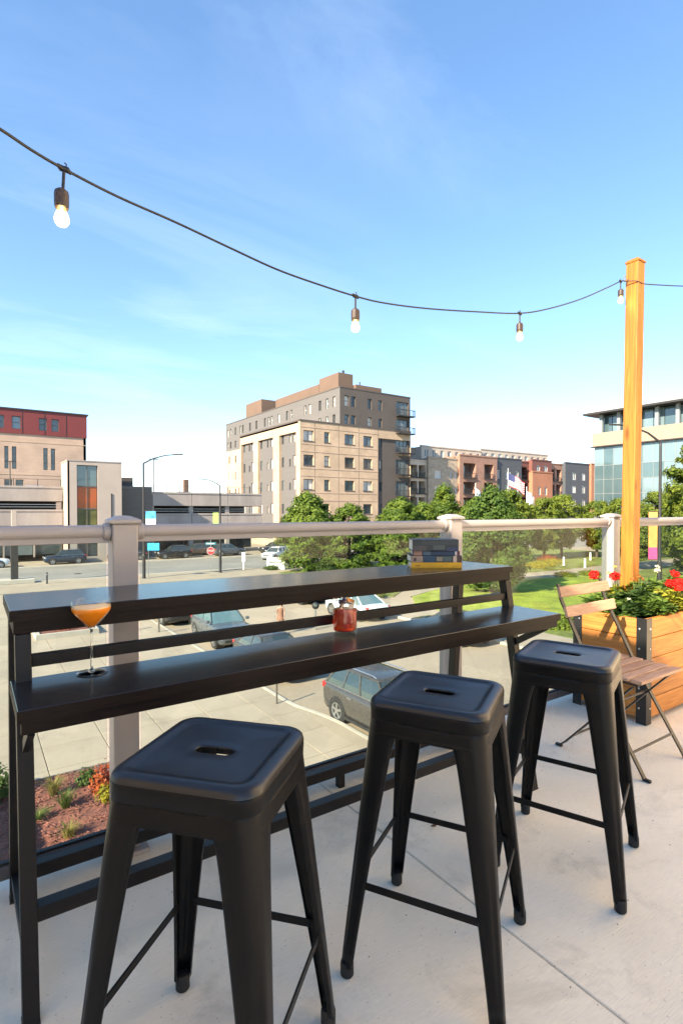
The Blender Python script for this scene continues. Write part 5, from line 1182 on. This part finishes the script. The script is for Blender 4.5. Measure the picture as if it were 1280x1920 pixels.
car('pale blue white hatchback seen behind the red drink', 'pale', (19.5, 26.8, G + .005), -D, 'sedan', 'car_glass_blue')
car('silver SUV parked beyond the pale hatchback', 'silver', (19.6, 33.6, G + .005), -D)
car('dark sedan parked behind the third stool', 'charcoal', (20.0, 19.3, G + .005), -D, 'sedan')
car('white SUV cut off at the left picture edge', 'white', (1.25, 71.5, G + .14), 0, 'suv')
car('dark blue SUV parked in front of the garage left of the railing post', 'navy', (9.25, 72.3, G + .14), math.pi)
car('black sedan half hidden by the railing post', 'black', (16.6, 73.0, G + .14), math.pi, 'sedan')
car('black SUV facing left behind the stop sign street corner', 'black', (22.4, 72.5, G + .14), math.pi)
car('brown SUV parked behind the black one', 'brown', (26.6, 75.2, G + .14), math.pi)
car('slate grey SUV right of the stop sign', 'slate', (30.2, 72.4, G + .14), 0)
car('white SUV turning in front of the apartment trees', 'white', (33.6, 64.4, G + .01), math.pi + .5)
car('charcoal SUV parked farther right under the garage', 'charcoal', (37.6, 72.6, G + .14), math.pi)
for i, (u, lab, p) in enumerate(((-1.0, 'car roof showing over the left garage parapet', 'slate'), (7.4, 'pale car showing over the garage parapet beside the stair tower', 'pale'), (25.4, 'dark car showing over the right garage parapet next to the chimney', 'black'), (34.8, 'car showing over the end of the right garage parapet', 'charcoal'))):
    car(lab, p, (u, 79.6, (2.85 if u < 15 else 2.45)), 0 if i % 2 else math.pi, 'suv', 'car_glass', 'cars on the garage roof')
    MB().box(u - 3, u + 3, 77.4, 83.9, (2.75 if u < 15 else 2.35), (2.84 if u < 15 else 2.44)).build('roof_deck', 'garage_concrete', bpy.data.objects['parking_garage'], wc=True)

# ---------------------------------------------------------------- street furniture
mat('banner_blue', (0.05, 0.30, 0.55), 0.7, var=0.7, vs=1.6, world=True)
mat('banner_green', (0.30, 0.52, 0.10), 0.7, var=0.2, vs=1.0, world=True)
mat('banner_orange', (0.80, 0.36, 0.10), 0.7, var=0.2, vs=1.2, world=True)
mat('banner_pink', (0.75, 0.08, 0.25), 0.7, var=0.2, vs=1.2, world=True)
mat('sign_blue', (0.02, 0.35, 0.60), 0.5, var=0.08)
mat('sign_teal', (0.02, 0.16, 0.22), 0.5, var=0.08)
mat('sign_red', (0.50, 0.02, 0.03), 0.45, var=0.05)
mat('sign_white', (0.74, 0.74, 0.71), 0.55, var=0.06)
CR = Vector((math.cos(YAW), -math.sin(YAW), 0)); CF = Vector((math.sin(YAW), math.cos(YAW), 0))
def lamp(lab, u, n, zt, za, reach, side, r=.09, banner=None):
    t = thing('street_lamp', lab, 'street lamp', (u, n, G), 0); h = zt - G
    MB().lathe([(r * 1.9, 0), (r * 1.9, .1), (r * 1.45, .18), (r * 1.4, 2.3), (r, 2.4), (r * .75, h)], 12, (0, 0, 0), True).build('pole', 'pole_metal', t)
    e = CR * (side * reach); k = za - G
    mb = MB(); mb.tube([Vector((0, 0, h - .3)), Vector((0, 0, h)), e * .25 + Vector((0, 0, h + (k - h) * .55)), e * .55 + Vector((0, 0, h + (k - h) * .9)), e * .8 + Vector((0, 0, k))], [r * .8, r * .75, r * .6, r * .5, r * .45], 8); mb.build('arm', 'pole_metal', t)
    mb = MB(); mb.bar(e * .76 + Vector((0, 0, k)), e + Vector((0, 0, k + .03)), .30, .11); mb.build('lamp_head', 'pole_metal', t, bevel=.03)
    if banner:
        s, z0, z1, w, ms = banner; o = CR * (s * (r * .6 + .12)); o2 = CR * (s * (r * .6 + .12 + w))
        mb = MB()
        for z in (z0 - G - .04, z1 - G + .04): mb.bar(Vector((0, 0, z)), o2 + Vector((0, 0, z)), .05, .05)
        mb.build('banner_arm', 'pole_metal', t)
        for i, m in enumerate(ms):
            a, b = z0 + (z1 - z0) * i / len(ms), z0 + (z1 - z0) * (i + 1) / len(ms); c = (o + o2) / 2; mb = MB(); mb.bar(c + Vector((0, 0, a - G)), c + Vector((0, 0, b - G - .004)), .015, w, CR); mb.build('banner', m, t)
lamp('tall dark street lamp with long curved arm and blue banner', 13.37, 52.29, 5.75, 6.58, 3.7, 1, .11, (1, -.9, 1.25, .95, ('banner_blue', 'sign_white', 'banner_blue')))
lamp('shorter dark street lamp with its arm to the left and a green banner', 21.1, 52.72, 3.85, 4.55, 2.2, -1, .10, (-1, -.6, 1.1, .55, ('banner_green',)))
lamp('dark lamp post with curved arm and orange banner beyond the planter', 46.7, 21.7, 6.9, 8.35, 4.2, -1, .13, (-1, -2.7, 1.2, .72, ('banner_pink', 'banner_orange', 'banner_orange', 'banner_orange')))
for u, n, z, lab in ((21.9, 80.0, 8.85, 'slim twin-headed lamp on the roof of the right garage'), (4.1, 80, 7.6, 'slim twin-headed lamp on the roof of the left garage')):
    t = thing('roof_lamp', lab, 'lamp', (u, n, 2.5)); mb = MB(); mb.tube([(0, 0, 0), (0, 0, z - 2.5)], .07, 8); mb.build('pole', 'brown_siding', t)
    for s in (-1, 1): MB().box(min(s * .1, s * .6), max(s * .1, s * .6), -.12, .12, z - 2.6, z - 2.48).build('lamp_head', 'dark_metal', t)
# signs
def textmesh(parent, body, size, loc, rotz, m, name='lettering'):
    cu = bpy.data.curves.new(name, 'FONT'); cu.body = body; cu.size = size; cu.align_x = 'CENTER'; cu.align_y = 'CENTER'; cu.extrude = .006
    ob = bpy.data.objects.new(name, cu); COL.objects.link(ob); dg = bpy.context.evaluated_depsgraph_get(); me = bpy.data.meshes.new_from_object(ob.evaluated_get(dg)); bpy.data.objects.remove(ob)
    me.materials.clear(); me.materials.append(M[m]); o = link(name, me, parent); o.location = loc; o.rotation_euler = (R(90), 0, rotz); return o
t = thing('stop_sign', 'red octagonal stop sign with teal street name plate on a thin post', 'sign', (21.0, 55.15, G + .12), -YAW)
MB().tube([(0, .04, 0), (0, .04, 3.3)], .035, 8).build('post', 'steel', t)
oc = [(.40 * math.cos(R(22.5 + 45 * k)), .40 * math.sin(R(22.5 + 45 * k))) for k in range(8)]
MB().loft([[(x * 1.06, y_, 2.1 + z * 1.06) for x, z in oc] for y_ in (.0, -.012)]).build('border', 'sign_white', t)
MB().loft([[(x, y_, 2.1 + z) for x, z in oc] for y_ in (-.0125, -.022)]).build('plate', 'sign_red', t)
textmesh(t, 'STOP', .27, (0, -.03, 2.1), 0, 'sign_white')
MB().box(-.55, .55, -.02, .0, 2.75, 3.02).build('name_plate', 'sign_teal', t); 
mb = MB()
for k in range(7): mb.box(-.42 + k * .12, -.34 + k * .12, -.026, -.0205, 2.83, 2.93)
mb.build('name_lettering', 'sign_white', t)
t = thing('monument_sign', 'low white monument sign with grey lettering in front of the trees', 'sign', (27.7, 53.1, G), -YAW)
MB().box(-1.0, 1.0, -.2, .2, 0, 1.32).build('slab', 'sign_white', t, bevel=.03)
mb = MB(); rs = random.Random(5); x = -.7
while x < .62: 
    w = rs.uniform(.05, .12); hh = rs.uniform(.12, .24); mb.box(x, x + w, -.212, -.2005, .70, .70 + hh); x += w + .035
mb.build('lettering', 'grey_siding', t)
t = thing('white_post_sign', 'narrow white sign board on a post beside the monument sign', 'sign', (24.3, 54.1, G), -YAW); MB().box(-.05, .05, -.05, .05, 0, 1.0).build('post', 'sign_white', t); MB().box(-.2, .2, -.04, .04, 1.0, 2.0).build('board', 'sign_white', t, bevel=.01)
t = thing('blue_hanging_sign', 'bright blue sign on a thin pole beside the tall lamp', 'sign', (14.1, 51.9, G), -YAW); MB().tube([(-.42, 0, 0), (-.42, 0, 3.2)], .03, 8).build('post', 'steel', t); MB().box(-.5, .62, -.06, -.031, 2.75, 3.45).build('board', 'sign_blue', t, bevel=.01)
def bollard(u, n, h, r, lab, m='pole_metal'):
    t = thing('bollard', lab, 'bollard', (u, n, G + .11)); MB().lathe([(r * 1.3, 0), (r * 1.3, .04), (r, .06), (r, h - .1), (r * 1.1, h - .09), (r * 1.1, h - .04), (r * .7, h), (.005, h + .015)], 14, (0, 0, 0), True).build('shaft', m, t)
    MB().lathe([(r * 1.04, h * .8), (r * 1.06, h * .81), (r * 1.06, h * .85), (r * 1.04, h * .86)], 14, (0, 0, 0), False).build('band', 'steel', t)
bollard(5.41, 53.3, 1.0, .07, 'thin black bollard on the pavement left of the railing post')
bollard(8.24, 15.75, .95, .03, 'short brown stub post standing on the plaza behind the first stool', 'brown_siding')
bollard(8.05, 28.6, .95, .045, 'slim dark bollard seen between the table levels beside the railing post', 'brown_siding')
bollard(6.5, 29.6, .95, .06, 'black bollard at the plaza edge behind the orange drink')
for i, (u, n, lab) in enumerate(((57, 37.1, 'pale path bollard beside the yellow shrubs'), (56.9, 34.4, 'pale path bollard at the park path bend'), (65.9, 39.1, 'pale path bollard under the round park trees'))): bollard(u, n, 1.0, .12, lab, 'sign_white')
t = thing('parking_meter', 'parking meter with round dark head on a grey post', 'meter', (15.4, 24.9, G), -YAW)
MB().tube([(0, 0, 0), (0, 0, 1.15)], .06, 10).build('post', 'steel', t); MB().lathe([(.05, -.12), (.17, -.09), (.2, 0), (.17, .09), (.05, .12)], 16, (0, 0, 1.32), True, 'y').build('head', 'trim_black', t, smooth=True); MB().box(-.09, .09, -.135, -.121, 1.3, 1.42).build('display', 'pane_mid', t)
t = thing('dark_pylon', 'dark square pylon with pale top on a concrete block at the left', 'pylon', (3.1, 55.4, G + .12), 0); MB().box(-1.3, 1.5, -.9, .9, 0, .35).build('plinth', 'kerb_concrete', t, bevel=.03); MB().box(-.28, .28, -.28, .28, .35, 3.5).build('shaft', 'dark_metal', t, bevel=.02); MB().box(-.2, .2, -.2, .2, 3.5, 6.4).build('upper_shaft', 'tower_concrete', t, bevel=.02)
# flags
def flag_mat(name, kind):
    m, nt, b = newmat(name); N = nt.nodes.new; L = nt.links.new; tc = N('ShaderNodeTexCoord'); sp = N('ShaderNodeSeparateXYZ'); L(tc.outputs['UV'], sp.inputs[0])
    def mth(op, a, v): 
        x = N('ShaderNodeMath'); x.operation = op; L(a, x.inputs[0]); x.inputs[1].default_value = v; return x.outputs[0]
    mx = N('ShaderNodeMix'); mx.data_type = 'RGBA'
    if kind == 'stripes':
        st = mth('GREATER_THAN', mth('MODULO', mth('MULTIPLY', sp.outputs[1], 6.5), 1.0), .5); L(st, mx.inputs['Factor']); mx.inputs[6].default_value = (.62, .05, .06, 1); mx.inputs[7].default_value = (.78, .76, .74, 1)
        ca = N('ShaderNodeMath'); ca.operation = 'MULTIPLY'; L(mth('LESS_THAN', sp.outputs[0], .4), ca.inputs[0]); L(mth('GREATER_THAN', sp.outputs[1], .46), ca.inputs[1])
        m2 = N('ShaderNodeMix'); m2.data_type = 'RGBA'; L(ca.outputs[0], m2.inputs['Factor']); L(mx.outputs[2], m2.inputs[6]); m2.inputs[7].default_value = (.05, .06, .16, 1); L(m2.outputs[2], b.inputs['Base Color'])
    else:
        L(mth('GREATER_THAN', sp.outputs[0], .6), mx.inputs['Factor']); mx.inputs[6].default_value = (*kind[0], 1); mx.inputs[7].default_value = (*kind[1], 1); L(mx.outputs[2], b.inputs['Base Color'])
    b.inputs['Roughness'].default_value = .8
flag_mat('flag_stripes', 'stripes'); flag_mat('flag_pale', ((.45, .55, .62), (.10, .25, .42))); flag_mat('flag_white', ((.75, .74, .72), (.7, .7, .7)))
mat('pole_pale', (0.62, 0.62, 0.6), 0.35, 0.3, var=0.05)
def flagpole(u, n, zt, W, Hf, m, lab, droop):
    t = thing('flagpole', lab, 'flag', (u, n, G), -YAW); MB().lathe([(.12, 0), (.09, .3), (.05, zt - G), (.09, zt - G + .05), (.09, zt - G + .14), (.01, zt - G + .2)], 10, (0, 0, 0), True).build('pole', 'pole_pale', t)
    nx, nz = 16, 8; vs = []; uv = []
    for i in range(nx + 1):
        for j in range(nz + 1):
            a, b = i / nx, j / nz; vs.append((.06 + W * a * (1 - droop * .45), .22 * math.sin(a * 7 + b * 1.5) * a, zt - G - .5 - Hf * (1 - b) - droop * W * a ** 1.2 * (.75 + .1 * math.sin(a * 9)))); uv.append((a, b))
    fs = [(i * (nz + 1) + j, (i + 1) * (nz + 1) + j, (i + 1) * (nz + 1) + j + 1, i * (nz + 1) + j + 1) for i in range(nx) for j in range(nz)]
    o = MB().add(vs, fs).build('flag', m, t, smooth=True); ul = o.data.uv_layers.new(name='UVMap')
    for p in o.data.polygons:
        for li in p.loop_indices: ul.data[li].uv = uv[o.data.loops[li].vertex_index]
flagpole(65.5, 51.8, 7.4, 3.2, 1.9, 'flag_stripes', 'red and white striped flag with dark blue corner on the tallest pole', .55)
flagpole(61.5, 54.5, 5.2, 1.6, 1.6, 'flag_pale', 'pale blue flag hanging limp on its pole', .9)
flagpole(67.7, 50.2, 4.7, 1.6, 1.9, 'flag_white', 'white flag hanging limp on its pole', -.9 + 1.6)

# ---------------------------------------------------------------- person walking on the drive
mat('skin', (0.40, 0.25, 0.185), 0.55, var=0.06); mat('dress_red', (0.25, 0.125, 0.08), 0.8, var=0.15, vs=12); mat('hair_brown', (0.05, 0.025, 0.015), 0.6, var=0.3, vs=30); mat('shoe', (0.12, 0.04, 0.03), 0.6, var=0.1)
pr = thing('person', 'person in a tan brown dress with bare legs walking across the drive', 'person', (13.3, 24.95, G + .005), R(150))
J = [(0, 0, .93, .12), (0, 0, 1.10, .105), (0, 0, 1.30, .125), (0, .01, 1.42, .085), (0, .01, 1.48, .05), (0, .02, 1.56, .075), (0, .025, 1.65, .088), (0, .02, 1.70, .06),
     (.09, 0, .88, .09), (.10, .14, .50, .055), (.10, .05, .10, .038), (.10, .10, .03, .035), (.10, .20, .02, .025),
     (-.09, 0, .88, .09), (-.10, -.04, .49, .055), (-.10, -.22, .13, .038), (-.10, -.20, .03, .035), (-.10, -.10, .02, .025),
     (.17, .0, 1.38, .06), (.22, -.08, 1.12, .04), (.21, .02, .90, .03), (.21, .05, .83, .028), (-.17, 0, 1.38, .06), (-.21, .05, 1.11, .04), (-.18, .22, .96, .03), (-.17, .28, .93, .028)]
E_ = [(0, 1), (1, 2), (2, 3), (3, 4), (4, 5), (5, 6), (6, 7), (0, 8), (8, 9), (9, 10), (10, 11), (11, 12), (0, 13), (13, 14), (14, 15), (15, 16), (16, 17), (3, 18), (18, 19), (19, 20), (20, 21), (3, 22), (22, 23), (23, 24), (24, 25)]
for hi, d0 in ((21, Vector((0, .25, -1))), (25, Vector((0, .9, -.4)))):
    b = Vector(J[hi][:3])
    for k in range(5):
        d1 = (d0.normalized() + Vector(((k - 2) * .16, .1 * (k == 0), 0))).normalized(); l = (.05, .075, .082, .075, .06)[k]; p1 = b + d1 * l * .5 + Vector(((k - 2) * .008, 0, 0)); p2 = b + d1 * l + Vector(((k - 2) * .008, .012, -.004))
        J.append((*p1, .009)); E_.append((hi, len(J) - 1)); J.append((*p2, .007)); E_.append((len(J) - 2, len(J) - 1))
me = bpy.data.meshes.new('body'); me.from_pydata([j[:3] for j in J], E_, []); bo = link('body', me, pr); me.materials.append(M['skin'])
sk = bo.modifiers.new('skin', 'SKIN'); 
for v, j in zip(me.skin_vertices[0].data if me.skin_vertices else [], J): v.radius = (j[3], j[3] * .9)
if not me.skin_vertices:
    bpy.context.view_layer.objects.active = bo
    bpy.ops.object.select_all(action='DESELECT') if bpy.context.mode != 'OBJECT' else None
    me.attributes
    bm_ = __import__('bmesh').new(); bm_.from_mesh(me); ly_ = bm_.verts.layers.skin.verify()
    for v, j in zip(bm_.verts, J): v[ly_].radius = (j[3], j[3] * .9)
    bm_.verts.ensure_lookup_table(); bm_.verts[0][ly_].use_root = True
    bm_.to_mesh(me); bm_.free()
sb = bo.modifiers.new('subsurf', 'SUBSURF'); sb.levels = 1; sb.render_levels = 2
sec = [(.78, .185, .165), (.84, .18, .16), (.93, .165, .14), (1.08, .128, .108), (1.2, .14, .118), (1.32, .155, .122), (1.40, .15, .10), (1.435, .10, .075)]
MB().loft([[(a * math.cos(2 * math.pi * k / 20), b * math.sin(2 * math.pi * k / 20) + .02 * (z < .9), z + (.012 * math.cos(5 * 2 * math.pi * k / 20) if z < .8 else 0)) for k in range(20)] for z, a, b in sec], cap=False).build('dress', 'dress_red', pr, smooth=True)
MB().loft([[(a * math.cos(2 * math.pi * k / 16), b * math.sin(2 * math.pi * k / 16) + dy, z) for k in range(16)] for z, a, b, dy in ((1.40, .075, .03, -.075), (1.50, .098, .055, -.055), (1.60, .104, .085, -.02), (1.68, .098, .092, .0), (1.735, .06, .06, .01), (1.752, .01, .01, .01))]).build('hair', 'hair_brown', pr, smooth=True)
for s in (-1, 1): MB().lathe([(.002, -.012), (.011, -.006), (.012, .002), (.004, .009)], 10, (s * .033, .098, 1.648), True, 'y').build('eye', 'hair_brown', pr)
MB().loft([[(x * w, .098 + d, z) for x in (-1, 1)] + [(x * w * .6, .098 + d + .012, z) for x in (1, -1)] for z, w, d in ((1.645, .008, .0), (1.615, .016, .012), (1.605, .014, .004))]).build('nose', 'skin', pr)
MB().box(-.024, .024, .092, .106, 1.578, 1.588).build('mouth', 'dress_red', pr)
for (x, y) in ((.10, .14), (-.10, -.15)): MB().box(x - .04, x + .04, y - .12, y + .10, -.005, .05).build('shoe', 'shoe', pr, bevel=.02)

for o in bpy.data.objects:
    if '_base' in o: del o['_base']
